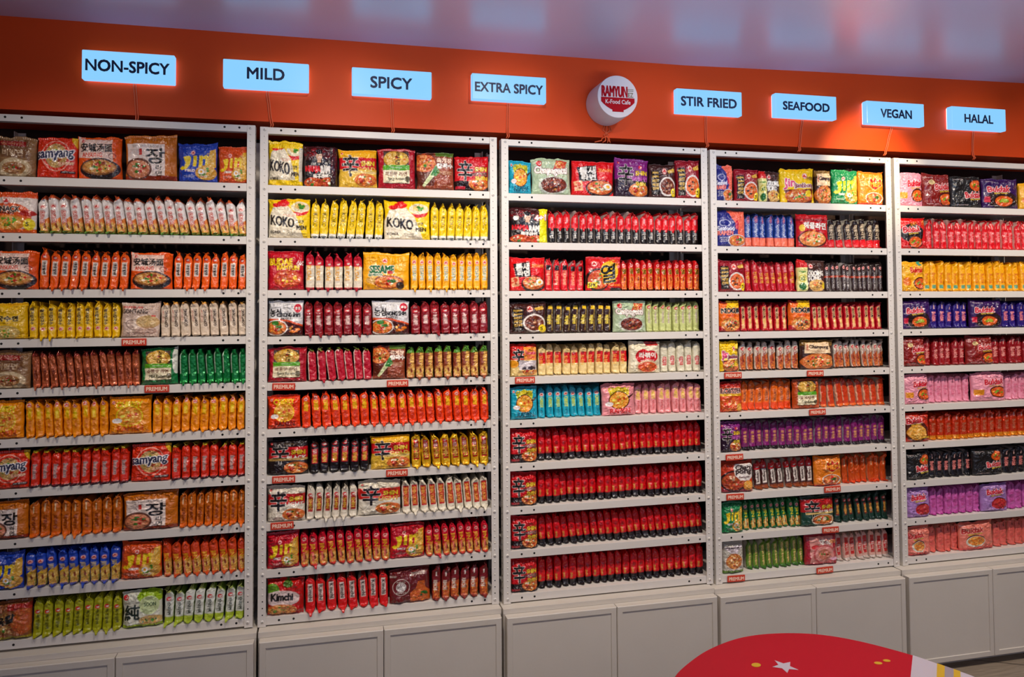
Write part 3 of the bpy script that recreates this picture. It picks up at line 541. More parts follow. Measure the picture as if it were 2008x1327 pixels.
@face
def f_champong(c):
    c.bg((60, 30, 22)).R(.0, .84, 1, 1, (130, 96, 40)).food(.5, .26, .5, .3, (216, 110, 40), RNOOD + NOOD, 260, ((240, 200, 140), (80, 120, 40), (60, 34, 30), (206, 40, 24)), 34).P([(.08, .56), (.1, .94), (.86, .96), (.9, .56)], (246, 214, 170)).T('Champong', .52, .78, .6, .15, (50, 20, 16), b=2).T('잠', .16, .78, .07, .2, (200, 60, 30), b=1).small(.5, .64, .4, (170, 110, 80), 1)
@face
def f_lobster(c):
    c.bg((222, 66, 24)).R(0, .86, 1, 1, (170, 30, 24)).T("LOB'STER", .5, .72, .9, .17, (90, 16, 30), (246, 226, 210), b=2, ob=3).R(0, .54, 1, .62, (246, 196, 40)).small(.6, .58, .5, (150, 60, 20), 1).food(.42, .26, .44, .26, (226, 100, 30), ((236, 70, 40), (206, 30, 24), (246, 150, 60)), 200, ((226, 40, 30), (250, 190, 120)), 14).food(.84, .14, .16, .14, (236, 170, 30), NOOD, 60)
@face
def f_champong2(c):
    c.bg((200, 60, 26)).R(0, 0, .9, .14, (150, 40, 60)).E(.38, .38, .4, .36, (40, 26, 30)).food(.38, .38, .35, .31, (170, 60, 30), RNOOD + DNOOD, 240, ((230, 190, 150), (190, 60, 40)), 16).food(.82, .22, .16, .16, (236, 150, 50), NOOD, 60).P([(.42, .96), (.9, .98), (1, .84), (1, .52), (.86, .38), (.56, .4), (.4, .56), (.36, .84)], (240, 232, 224)).T('Cham', .68, .84, .5, .16, (50, 24, 22), b=3).T('pong', .68, .66, .5, .16, (50, 24, 22), b=3).T('Ramyun', .7, .5, .34, .08, (110, 60, 60), b=1)
@face
def f_mepp(c):
    c.bg((238, 130, 20)).P([(.3, .56), (.38, .9), (.5, .78), (.6, .98), (.7, .8), (.86, .88), (.88, .6), (.6, .44)], (250, 190, 110)).P([(.34, .58), (.42, .84), (.52, .72), (.6, .92), (.68, .74), (.82, .82), (.84, .6), (.6, .48)], (206, 30, 16)).T('MEP', .6, .64, .4, .15, (250, 150, 40), (120, 10, 10), b=3).bowl(.56, .2, .36, .2, (236, 214, 190), (226, 110, 50)).R(.0, .0, 1, .05, (206, 50, 30))
@face
def f_haemul(c):
    c.bg((196, 16, 28)).R(.0, .82, 1, .9, (150, 10, 20)).T('해물라면', .54, .68, .7, .2, W_, (110, 10, 16), b=2, ob=2, sk=-.04).E(.14, .6, .08, .11, (240, 196, 40)).E(.46, .26, .44, .27, (60, 20, 16)).food(.46, .27, .4, .24, (226, 130, 60), RNOOD + NOOD, 220, ((246, 190, 120), (60, 140, 40), (226, 60, 40), (240, 230, 210)), 34).P([(.38, .4), (.5, .58), (.56, .56), (.46, .36)], (236, 130, 60))
@face
def f_neoguri(c):
    c.bg((176, 12, 30)).P([(0, .2), (0, .96), (.9, 1), (.96, .2)], (240, 110, 20)).P([(.3, .8), (.4, 1), (.96, 1), (.94, .84)], (248, 200, 20)).T('NEOGURI', .54, .72, .88, .17, K_, (250, 226, 190), b=3, ob=2).T('너구리', .54, .54, .36, .09, (200, 50, 30), b=1).food(.5, .24, .44, .24, (226, 130, 60), NOOD + RNOOD, 220, ((60, 50, 40), (206, 30, 30), (246, 226, 196), (90, 130, 50)), 34)
@face
def f_veggie(c):
    c.bg((196, 190, 176)).R(0, 0, 1, .1, (110, 150, 60)).P([(.06, .9), (.94, .94), (.6, .64), (.4, .64)], (226, 214, 220)).T('야채라면', .46, .86, .6, .08, (60, 40, 40), b=1).E(.5, .4, .42, .28, (220, 206, 190)).food(.5, .4, .38, .26, (196, 110, 50), RNOOD + NOOD, 170, ((150, 60, 30), (240, 200, 150)), 18)
@face
def f_chaesik(c):
    c.bg((176, 30, 50)).R(.12, .06, .84, .98, (224, 150, 140)).T('채식', .58, .78, .34, .2, W_, (150, 30, 50), b=2).T('라면', .86, .8, .24, .12, (230, 160, 60), b=1).E(.3, .62, .14, .08, (214, 50, 50)).E(.56, .36, .36, .34, (200, 90, 90)).E(.56, .36, .3, .28, (226, 150, 140)).food(.56, .36, .2, .19, (200, 120, 96), ((226, 160, 130), (206, 100, 80)), 90, MIX, 8).E(.86, .2, .12, .05, (236, 180, 200))
def bul(c, base, tcol, x, y, fx, fy, out=(248, 224, 220), sub=(226, 190, 60), panel=None):
    c.bg(base)
    if panel: c.E(*panel)
    c.T('Samyang', .2, .93, .26, .04, out, b=0).bowl(fx, fy, .28, .22, (30, 16, 14), (226, 90, 24), ((240, 130, 40), (226, 90, 30), (206, 60, 20)), ((246, 170, 60), (110, 150, 40), (206, 40, 20)), 150, 10)
    c.T('Buldak', x, y, .6, .2, tcol, out, b=3, ob=4, sk=.08).T('Spicy Ramen', x + .05, y - .15, .4, .06, sub, (60, 20, 16), b=1, ob=1, sk=.1).small(.3, .08, .4, out, 1)
@face
def f_bpink(c): bul(c, (240, 156, 176), (206, 30, 50), .64, .72, .76, .34, (248, 196, 206), (246, 180, 110)); c.R(.04, .22, .3, .42, (236, 150, 30))
@face
def f_bmaroon(c): bul(c, (140, 26, 20), (206, 30, 40), .7, .64, .8, .24); c.blobs(.34, .78, .12, .04, ((246, 214, 150),), 4, .05)
@face
def f_bblack(c): bul(c, (30, 28, 28), (206, 24, 40), .7, .42, .8, .74)
@face
def f_bpurple(c): bul(c, (54, 18, 90), (206, 30, 60), .42, .68, .54, .26, panel=(.5, .3, .44, .32, (40, 20, 24))); c.E(.56, .28, .1, .07, (170, 190, 60)).R(.04, .2, .16, .4, (206, 30, 60))
@face
def f_byellow(c): bul(c, (250, 182, 14), (206, 30, 30), .66, .76, .78, .28, (250, 206, 90), (236, 140, 20)); c.E(.24, .34, .18, .15, (236, 120, 10)).E(.8, .96, .1, .05, (60, 160, 130))
@face
def f_bred(c): bul(c, (222, 10, 18), (206, 24, 36), .42, .66, .52, .22, panel=(.44, .52, .42, .34, (26, 16, 14))); c.noodle(.5, .86, .14, .08, ((246, 170, 30), (236, 110, 20)), 40, .3).noodle(.9, .86, .1, .12, ((246, 170, 30), (236, 110, 20)), 40, .3)
@face
def f_borange(c): bul(c, (206, 44, 20), (206, 30, 40), .36, .78, .42, .36, sub=(240, 190, 40), panel=(.42, .38, .5, .38, (90, 30, 14))); c.food(.42, .34, .38, .28, (226, 150, 30), NOOD, 200).R(.62, .12, .96, .18, (236, 190, 50))
@face
def f_bviolet(c): bul(c, (176, 130, 196), (216, 40, 60), .46, .74, .64, .3, (246, 214, 226)); c.food(.64, .28, .32, .2, (190, 30, 40), ((206, 50, 60), (226, 90, 60), (170, 20, 40)), 160)
@face
def f_bcoral(c): bul(c, (240, 130, 110), (200, 50, 50), .36, .74, .42, .34, (248, 190, 170)); c.E(.42, .32, .28, .2, (230, 226, 206)).food(.44, .34, .24, .17, (226, 130, 40), NOOD + RNOOD, 130).R(0, 0, 1, .1, (226, 90, 84))

# spines: the thin edge that faces the shopper on a packet stored like a book
SP = {}
def spine(c, base, text='', tc=K_, ty=(.25, .75), tw=.5, tx=.5, rot=-90, out=None, b=1, ob=1, top=None, bot=None, box=None, logo=None, ly=.82, left=None, right=None, foody=None, cols=NOOD, sub=None, sc=W_, so=None):
    c.bg(base)
    if left: c.R(-1, 0, -.02, 1, left)
    if right: c.R(1.02, 0, 2, 1, right)
    if bot: c.R(-1 if not left else -.02, 0, 2 if not right else 1.02, bot[0], bot[1])
    if top: c.R(-1 if not left else -.02, top[0], 2 if not right else 1.02, 1, top[1])
    if foody: c.P([(.1, foody[0]), (1.4, foody[1]), (1.6, foody[0]), (1.5, .02), (.1, .02)], foody[2]).noodle(.8, (foody[0]) * .55, .8, foody[0] * .5, cols, 60, .3).blobs(.8, foody[0] * .5, .6, foody[0] * .4, ((246, 200, 90), (90, 120, 40), (120, 40, 20)), 12, .05)
    if box: c.R(box[0], box[1], box[2], box[3], box[4])
    if text: c.T(text, tx, (ty[0] + ty[1]) / 2, tw, ty[1] - ty[0], tc, out, b=min(b, 1), ob=ob, rot=rot)
    if sub: c.T(sub[0], sub[1], (sub[2] + sub[3]) / 2, sub[4], sub[3] - sub[2], sc, None, b=0, rot=rot)
    if logo == 'o': c.lo(.5, ly, .26, .22)
    if logo == 'n': c.ln(.45, ly, .26, .22)
def sp(name, foil=0, **k): SP['S' + name] = (k, foil)
O = (240, 100, 14)
sp('snack', base=(236, 228, 222), text='SNACK', tc=(250, 236, 226), ty=(.28, .62), tw=.36, tx=.42, out=(206, 50, 30), b=0, ob=3, top=(.94, (226, 96, 40)), bot=(.14, (110, 180, 70)), foody=(.3, .5, (236, 130, 40)), logo='o', ly=.74)
sp('ansung', base=(244, 96, 10), text='안성탕면', tc=K_, ty=(.4, .7), tw=.36, box=(.24, .36, .76, .74, (240, 226, 214)), logo='n', ly=.84, right=(60, 36, 34))
sp('calguksu', base=(244, 196, 10), text='멸치칼국수', tc=(70, 40, 16), ty=(.4, .86), tw=.4, tx=.4, out=(246, 224, 140), logo='o', ly=.28, left=(226, 180, 10))
sp('gomtang', base=(226, 206, 182), text='GOMTANG', tc=(60, 44, 40), ty=(.3, .8), tw=.3, tx=.62, rot=90, sub=('PREMIUM', .3, .46, .8, .2), sc=(196, 60, 60), top=(.96, (226, 160, 60)))
sp('copper', foil=1, base=(200, 104, 62), text='비빔칼국수', tc=(130, 50, 30), ty=(.2, .5), tw=.3, top=(.9, (150, 50, 36)), bot=(.1, (226, 120, 80)), left=(150, 70, 40), right=(130, 60, 40))
sp('mildgreen', foil=1, base=(10, 130, 60), ty=(.2, .8), left=(216, 220, 214), right=(6, 96, 46), box=(.0, .3, .22, .9, (206, 226, 206)), bot=(.14, (30, 150, 70)))
sp('cheeseorange', base=(246, 150, 8), text='CHEESY', tc=(246, 220, 20), ty=(.52, .82), tw=.4, sub=('RAMEN', .5, .2, .46, .34), sc=(190, 80, 10), logo='o', ly=.9)
sp('cheesered', base=(240, 66, 12), text='CHEESY', tc=(250, 216, 20), ty=(.5, .8), tw=.42, sub=('RAMEN', .5, .14, .46, .4), sc=(150, 20, 10), logo='o', ly=.88)
sp('cheeseblue', base=(24, 170, 196), text='CHEESY', tc=(216, 226, 40), ty=(.34, .66), tw=.44, sub=('RAMEN', .5, .06, .32, .34), sc=(10, 70, 96), logo='o', ly=.76)
sp('cheesepink', base=(240, 156, 160), text='CHEESY', tc=(248, 220, 60), ty=(.48, .84), tw=.46, sub=('RAMEN', .5, .12, .44, .34), sc=(206, 40, 40))
sp('samyang', base=(222, 44, 12), text='samyang', tc=(40, 24, 60), ty=(.24, .64), tw=.42, rot=90, out=(246, 200, 190), b=0, ob=2, top=(.97, (214, 190, 40)), bot=(.06, (60, 20, 40)))
sp('jang', base=(206, 104, 12), text='장라면', tc=(130, 50, 10), ty=(.2, .6), tw=.34, left=(214, 176, 140), bot=(.12, (236, 110, 10)), box=(.44, .7, .52, .9, (246, 214, 170)), foil=0)
sp('jinblue', base=(28, 70, 186), text='JIN', tc=(250, 214, 20), ty=(.4, .62), tw=.6, tx=.4, b=0, logo='o', ly=.74, foody=(.4, .56, (214, 160, 60)))
sp('jinorange', base=(216, 70, 24), text='JIN', tc=(250, 206, 20), ty=(.44, .66), tw=.6, tx=.4, b=0, foody=(.42, .58, (206, 140, 50)), box=(.1, .08, .3, .42, (230, 130, 110)))
sp('jinred', base=(206, 10, 40), text='JIN', tc=(250, 214, 20), ty=(.44, .68), tw=.6, tx=.4, b=0, logo='o', ly=.8, foody=(.36, .52, (214, 130, 40)), box=(.3, .12, .5, .4, (236, 120, 100)))
sp('jingreen', base=(14, 110, 60), text='JIN', tc=(250, 220, 20), ty=(.44, .7), tw=.6, tx=.45, b=0, logo='o', ly=.8, foody=(.3, .44, (206, 130, 40)), box=(.3, .12, .5, .4, (230, 220, 150)), right=(10, 70, 40))
sp('beef', base=(176, 176, 20), text='육개장면', tc=(90, 90, 10), ty=(.2, .6), tw=.36, logo='n', ly=.68, left=(196, 180, 150))
sp('soon', base=(226, 228, 216), text='순라면', tc=(30, 50, 36), ty=(.26, .62), tw=.4, logo='n', ly=.72, bot=(.2, (180, 200, 50)), right=(150, 190, 60), top=(.94, (196, 206, 110)))
sp('koko', base=(248, 208, 8), text='KOKO', tc=(40, 28, 16), ty=(.32, .66), tw=.5, b=0, sub=('꼬꼬면', .5, .66, .86, .24), sc=(90, 70, 20), bot=(.12, (222, 222, 214)), right=(236, 220, 160))
sp('budae', base=(232, 222, 196), text='BUDAE', tc=(250, 200, 20), ty=(.26, .66), tw=.42, tx=.36, out=(190, 40, 30), b=0, ob=1, top=(.66, (196, 14, 40)), bot=(.08, (176, 14, 40)), logo='n', ly=.74)
sp('sesame', base=(250, 178, 14), text='SESAME', tc=(6, 106, 50), ty=(.26, .66), tw=.46, out=(246, 240, 220), b=0, ob=2, logo='o', ly=.76)
sp('nongshim', foil=0, base=(140, 18, 26), text='농심라면', tc=(236, 206, 196), ty=(.34, .6), tw=.4, logo='n', ly=.76, left=(110, 14, 20))
sp('spicypul', foil=0, base=(190, 16, 44), left=(236, 226, 206), right=(150, 12, 30), box=(-.02, .05, .16, .95, (236, 220, 206)), top=(.95, (120, 150, 50)))
sp('yukgae', base=(140, 62, 36), text='육개장칼국수', tc=(246, 196, 90), ty=(.34, .84), tw=.42, tx=.66, top=(.82, (90, 150, 50)), foody=(.36, .5, (190, 120, 60)), left=(110, 46, 28))
sp('shinblack', base=(26, 18, 20), text='SHIN', tc=(226, 190, 70), ty=(.34, .58), tw=.4, box=(.2, .3, .8, .76, (206, 20, 30)), sub=('辛', .5, .6, .76, .4), logo='n', ly=.88, right=(96, 44, 24))
sp('shingold', foil=1, base=(240, 190, 30), text='SHIN', tc=(236, 200, 80), ty=(.3, .62), tw=.4, box=(.22, .24, .8, .82, (196, 24, 26)), sub=('辛', .5, .62, .78, .4), logo='n', ly=.84, right=(190, 130, 20))
sp('shinlight', base=(226, 216, 196), text='SHIN', tc=(226, 180, 60), ty=(.3, .6), tw=.36, box=(.24, .22, .8, .66, (170, 40, 24)), logo='n', ly=.72, left=(206, 196, 176))
sp('shinlight2', base=(236, 228, 206), text='SHIN LIGHT', tc=(240, 170, 70), ty=(.24, .8), tw=.4, box=(.2, .2, .86, .86, (196, 16, 20)), left=(226, 216, 196))
sp('kimchi', foil=0, base=(222, 20, 20), text='Kimchi', tc=K_, ty=(.34, .78), tw=.34, box=(.26, .3, .72, .84, (236, 216, 206)), right=(190, 60, 30), left=(206, 206, 190))
sp('kimchee', base=(120, 20, 26), text='KIMCHI', tc=(236, 214, 196), ty=(.3, .6), tw=.36, tx=.36, foody=(.5, .6, (196, 90, 40)), cols=RNOOD, box=(.44, .74, .52, .86, W_))
sp('namja', foil=0, base=(24, 18, 20), top=(.5, (222, 14, 26)), text='NAMJA', tc=(236, 30, 40), ty=(.42, .64), tw=.34, sub=('라면', .5, .18, .4, .4), sc=W_, box=(.38, .66, .6, .84, (236, 150, 150)), left=(206, 196, 190), b=1)
SP['Snamja'][0]['bot'] = (.12, (16, 12, 14))
sp('teumsae', foil=0, base=(214, 14, 28), text='TEUMSAE', tc=(246, 160, 120), ty=(.2, .66), tw=.34, box=(.2, .68, .8, .84, K_), left=(226, 206, 206), b=1)
sp('yeul', base=(206, 16, 22), text='열', tc=(40, 16, 10), ty=(.58, .74), tw=.6, out=(246, 190, 30), ob=2, logo='o', ly=.84, bot=(.1, (60, 10, 12)), foody=(.56, .4, (226, 110, 30)), cols=RNOOD, rot=0)
sp('jjajang', base=(50, 22, 18), text='짜장면', tc=(240, 214, 70), ty=(.3, .6), tw=.4, tx=.36, box=(.24, .8, .8, .9, (246, 200, 20)), sub=('BEIJING JJAJANG', .72, .1, .8, .18), sc=(226, 190, 90), left=(230, 220, 206), b=1)
sp('chapagetti', base=(196, 204, 130), text='Chapagetti', tc=(246, 236, 220), ty=(.3, .76), tw=.4, out=(110, 50, 24), b=0, ob=1, logo='n', ly=.84, right=(226, 222, 206))
sp('toomba', base=(238, 212, 146), text='SHIN', tc=(246, 190, 60), ty=(.34, .66), tw=.4, tx=.35, box=(.1, .4, 1.4, .78, (214, 16, 24)), b=0, sub=('辛', .4, .7, .82, .4), sc=K_, bot=(.04, (226, 200, 130)))
sp('rabokki', base=(228, 222, 196), text='라볶이', tc=W_, ty=(.26, .52), tw=.4, out=(206, 20, 30), b=0, ob=5, right=(206, 206, 180))
sp('shin', foil=0, base=(216, 6, 20), text='SHIN', tc=(206, 150, 60), ty=(.26, .44), tw=.26, tx=.24, bot=(.22, (24, 14, 18)), sub=('辛', .42, .5, .63, .6), sc=(30, 8, 12), so=(236, 190, 180), logo=None)
sp('seafood', base=(30, 66, 150), text='Seafood', tc=(236, 240, 248), ty=(.34, .74), tw=.4, b=0, bot=(.3, (244, 124, 96)), sub=('RAMEN', .5, .76, .96, .3), sc=(244, 130, 110))
sp('haemul', base=(214, 14, 26), text='해물라면', tc=(246, 226, 196), ty=(.32, .84), tw=.6, tx=.6, out=(40, 16, 14), b=0, ob=1, top=(.3, (30, 16, 16)), left=(220, 214, 200))
sp('redcup', base=(190, 14, 34), text='진짬면', tc=(246, 200, 50), ty=(.3, .66), tw=.5, b=0, top=(.92, (170, 10, 30)), right=(236, 220, 196), sub=('BEST', .5, .7, .86, .3), sc=(246, 190, 180))
sp('odongtong', base=(50, 30, 28), text='ODONGTONG', tc=(236, 230, 226), ty=(.12, .72), tw=.4, b=0, logo='o', ly=.84, left=(214, 206, 200), box=(-.9, .5, 1.9, .56, (196, 70, 40)))
sp('neoguri', foil=0, base=(190, 10, 32), text='NEOGURI', tc=(50, 16, 16), ty=(.46, .84), tw=.3, tx=.4, box=(.2, .1, .62, .88, (236, 190, 130)), sub=('OO', .4, .26, .44, .34), sc=(246, 200, 20), b=1)
sp('champong', base=(214, 200, 184), text='Champong', tc=(150, 50, 40), ty=(.24, .7), tw=.4, tx=.4, logo='n', ly=.78, foody=(.5, .7, (190, 100, 50)), cols=RNOOD, bot=(.06, (40, 20, 20)), left=(60, 36, 30))
sp('lobster', base=(240, 110, 20), text="LOB'STER", tc=(140, 30, 30), ty=(.3, .74), tw=.34, bot=(.26, (240, 80, 24)), out=(246, 190, 130), left=(236, 200, 170))
sp('crab', foil=0, base=(206, 60, 16), left=(220, 210, 190), right=(170, 44, 14), bot=(.1, (236, 110, 40)), box=(.0, .2, .14, .9, (230, 190, 150)))
sp('purple', foil=0, base=(124, 18, 100), text='辛 볶음면', tc=(214, 150, 90), ty=(.26, .66), tw=.4, bot=(.12, (26, 14, 24)), left=(206, 200, 206), top=(.86, (110, 14, 90)), b=1)
sp('champong2', base=(70, 30, 26), text='Champong', tc=(60, 30, 26), ty=(.26, .66), tw=.36, box=(.22, .2, .78, .7, (236, 226, 216)), top=(.72, (196, 20, 24)), logo='n', ly=.8, left=(226, 216, 200), bot=(.14, (150, 70, 30)))
sp('mepp', foil=1, base=(230, 90, 20), text='', left=(226, 180, 130), bot=(.1, (236, 80, 30)), box=(.4, .6, .5, .9, (246, 200, 150)), right=(206, 60, 20))
sp('shingreen', foil=0, base=(20, 56, 44), text='SHIN', tc=(226, 170, 70), ty=(.3, .6), tw=.3, box=(.3, .24, .66, .66, (140, 40, 24)), logo='n', ly=.78, right=(14, 40, 30), bot=(.1, (14, 50, 40)))
sp('veggie', base=(96, 134, 30), text='VEGGIE RAMEN', tc=(226, 190, 120), ty=(.14, .86), tw=.3, left=(214, 206, 190), bot=(.08, (60, 110, 40)))
sp('chaesik', base=(226, 176, 160), text='채식', tc=(246, 226, 216), ty=(.34, .62), tw=.4, box=(.22, .2, .8, .86, (196, 40, 36)), b=0, left=(214, 196, 180), bot=(.1, (206, 190, 180)))
def bs(n, base, tc=(250, 190, 190), out=None, foil=0, bot=None, sub=(250, 200, 190), left=None): sp(n, foil=foil, base=base, text='Buldak', tc=tc, ty=(.26, .62), tw=.5, out=out, b=0, ob=1, box=(.46, .74, .54, .92, sub), bot=bot, left=left)
bs('bred', (222, 14, 28), (250, 170, 170), (226, 60, 70), left=(226, 206, 190)); bs('byellow', (250, 178, 14), (214, 90, 50), bot=None, sub=(150, 90, 20))
SP['Sbyellow'][0]['box'] = (.2, .1, .8, .22, (90, 160, 130))
bs('bpurple', (40, 20, 120), (250, 160, 160), (200, 60, 90), foil=0); bs('bmaroon', (150, 16, 24), (250, 180, 170), (200, 60, 60)); bs('bpink', (240, 150, 176), (210, 70, 110), sub=(120, 50, 80))
bs('borange', (220, 60, 16), (250, 160, 120), (180, 30, 20), foil=1, bot=(.16, (240, 150, 30))); bs('bblack', (20, 16, 22), (250, 160, 150), (190, 60, 60), left=(170, 160, 160)); bs('bviolet', (206, 96, 176), (170, 40, 110), bot=(.06, (190, 70, 160)), sub=(130, 40, 90)); bs('bcoral', (236, 110, 96), (206, 70, 66), sub=(110, 30, 30), left=(230, 150, 130))
ZROW = [1.68, 1.4746, 1.292, 1.1103, 0.9507, 0.7923, 0.6329, 0.4744, 0.3154, 0.1575, 0.0]
DZ = [0.0033, 0.0, -0.0044, -0.009, -0.0086]
XL = [-0.8531, 0.0, 0.8541, 1.7041, 2.5569]
SPAN = 0.8064
ORD = 'first second third fourth fifth sixth seventh eighth ninth tenth eleventh twelfth thirteenth fourteenth fifteenth sixteenth seventeenth eighteenth nineteenth twentieth twenty-first twenty-second twenty-third twenty-fourth twenty-fifth'.split()
SHELF = ['top', 'second', 'third', 'fourth', 'fifth', 'sixth', 'seventh', 'eighth', 'ninth', 'bottom']
NR = ORD[:5]
Y_BACK = 0.34
# ------------------------------------------------------------------ the room
def quadbox(name, x0, x1, y0, y1, z0, z1, m, b=0.0):
    a = MB(); a.box(x0, x1, y0, y1, z0, z1, b); return struct(a.build(name, m))
quadbox('wall_back', -2.6, 5.6, Y_BACK, Y_BACK + .1, 0, 1.7155 + ZO, M_DARK)
quadbox('wall_fascia', -2.6, 5.6, 0.03, Y_BACK + .1, 1.7155 + ZO, 2.2 + ZO, M_ORANGE)
quadbox('wall_right', 5.6, 5.7, -5.2, Y_BACK + .1, 0, 2.7, M_WALL)
quadbox('wall_left', -2.7, -2.6, -5.2, Y_BACK + .1, 0, 2.7, M_WALL)
v = []; xs = [-2.7, 1.6, 2.2, 3.27, 5.7]; zs = [2.0225, 2.0225, 2.036, 2.054, 2.08]
for z_ in (0, .1):
    for y in (-5.2, .44): v += [(x, y, z + ZO + z_) for x, z in zip(xs, zs)]
f = [(i, i + 5, i + 6, i + 1) for i in range(4)] + [(10 + i, 11 + i, 16 + i, 15 + i) for i in range(4)]
f += [(i, i + 1, i + 11, i + 10) for i in range(4)] + [(5 + i, 15 + i, 16 + i, 6 + i) for i in range(4)] + [(0, 10, 15, 5), (4, 9, 19, 14)]
struct(mk('ceiling', v, f, M_CEIL))
m = bpy.data.materials.new('wood_look_floor'); m.use_nodes = True; nt = m.node_tree; b = nt.nodes['Principled BSDF']
tc = nt.nodes.new('ShaderNodeTexCoord'); mp = nt.nodes.new('ShaderNodeMapping'); mp.inputs['Rotation'].default_value[2] = .5
br = nt.nodes.new('ShaderNodeTexBrick'); br.inputs['Scale'].default_value = 1.0; br.inputs['Brick Width'].default_value = 1.1; br.inputs['Row Height'].default_value = .17; br.inputs['Mortar Size'].default_value = .003
br.inputs['Color1'].default_value = (*lin((150, 136, 118)), 1); br.inputs['Color2'].default_value = (*lin((116, 102, 88)), 1); br.inputs['Mortar'].default_value = (*lin((60, 52, 46)), 1)
n = nt.nodes.new('ShaderNodeTexNoise'); n.inputs['Scale'].default_value = 6; n.inputs['Detail'].default_value = 8; n.inputs['Distortion'].default_value = 1.5
mp2 = nt.nodes.new('ShaderNodeMapping'); mp2.inputs['Rotation'].default_value[2] = .5; mp2.inputs['Scale'].default_value = (1, 9, 1)
mx = nt.nodes.new('ShaderNodeMixRGB'); mx.blend_type = 'OVERLAY'; mx.inputs[0].default_value = .55
for a_, b_ in ((tc.outputs['Object'], mp.inputs[0]), (mp.outputs[0], br.inputs[0]), (tc.outputs['Object'], mp2.inputs[0]), (mp2.outputs[0], n.inputs['Vector']), (br.outputs['Color'], mx.inputs[1]), (n.outputs['Fac'], mx.inputs[2]), (mx.outputs[0], b.inputs['Base Color'])): nt.links.new(a_, b_)
b.inputs['Roughness'].default_value = .45
a = MB(); a.box(-2.7, 5.7, -5.2, .44, -.05, 0); struct(a.build('floor', m))

# ------------------------------------------------------------------ steel racks
def rack(i):
    x0 = XL[i]; x1 = x0 + SPAN; dz = DZ[i] + ZO
    r = empty('shelf_rack', (x0 + SPAN / 2, .15, ZO - .018))
    tag(r, f'white perforated steel rack of packet shelves, {NR[i]} rack along the orange wall', 'shelf rack', 'steel racks')
    ox, oy, oz = r.location
    zt, zb = ZROW[0] + .0095 + dz, -.0175 + dz
    pit = (ZROW[4] - ZROW[10]) / 42
    for side in (0, 1):
        bx = x1 if side else x0
        xa, xb = (bx - .0115, bx + .0155) if side else (bx - .0155, bx + .0115)
        a = MB(); a.box(xa - ox, xb - ox, -.0035 - oy, -.001 - oy, zb - oz, zt - oz, .0007)
        fx = (xb - .0025, xb) if side else (xa, xa + .0025)
        a.box(fx[0] - ox, fx[1] - ox, -.001 - oy, .034 - oy, zb - oz, zt - oz)
        for k, z in enumerate(ZROW):     # bolts at every shelf, small plugs between
            a.dome_y(bx - ox, -.0034 - oy, z + dz - oz, .0058, .0042, 0, 12); a.disc_y(bx - ox, -.0078 - oy, z + dz - oz, .0013, 1, 8)
            if k < 10:
                z1 = ZROW[k + 1]; nn = [9, 8, 8][k] if k < 3 else 7
                for j in range(1, nn):
                    zz_ = z + (z1 - z) * j / nn + dz - oz
                    if i < 2 and k == 9 and j > 3: a.disc_y(bx - ox, -.0037 - oy, zz_, .0023, 1, 10)
                    else: a.dome_y(bx - ox, -.0034 - oy, zz_, .0031, .0024, 0, 8, 2)
        sx = xb if side else xa
        for j in range(74):              # slots down the side flange
            zz_ = zb + .03 + j * .0226 - oz; e = .0004
            a.box(sx - ox - e, sx - ox + e, .014 - oy, .018 - oy, zz_ - .0025, zz_ + .0025, 0, 1)
        a.build('front_post', [M_STEEL, M_HOLE], r)
        a = MB(); a.box(xa - ox, xb - ox, .297 - oy, .300 - oy, zb - oz, zt - oz); a.box(fx[0] - ox, fx[1] - ox, .266 - oy, .297 - oy, zb - oz, zt - oz)
        a.build('rear_post', M_STEEL, r)
    for k, z in enumerate(ZROW):
        h = .0135 if k else .0095
        zz_ = z + dz - oz; hl = .0135
        a = MB(); a.box(x0 + .002 - ox, x1 - .002 - ox, 0 - oy, .0025 - oy, zz_ - hl, zz_ + h, .0007)
        a.box(x0 + .0 - ox, x1 - .0 - ox, .0025 - oy, .024 - oy, zz_ - hl, zz_ - hl + .002)
        for hx in (x0 + .054, x0 + .102, x1 - .085, x1 - .037): a.disc_y(hx - ox, -.0004 - oy, zz_, .0038, 1, 14)
        a.build('front_beam', [M_STEEL, M_HOLE], r)
        if k:
            a = MB(); a.box(x0 - .012 - ox, x1 + .012 - ox, .003 - oy, .296 - oy, zz_ + h - .010, zz_ + h - .0005)
            a.build('shelf_board', M_STEEL, r)
for i in range(5): rack(i)

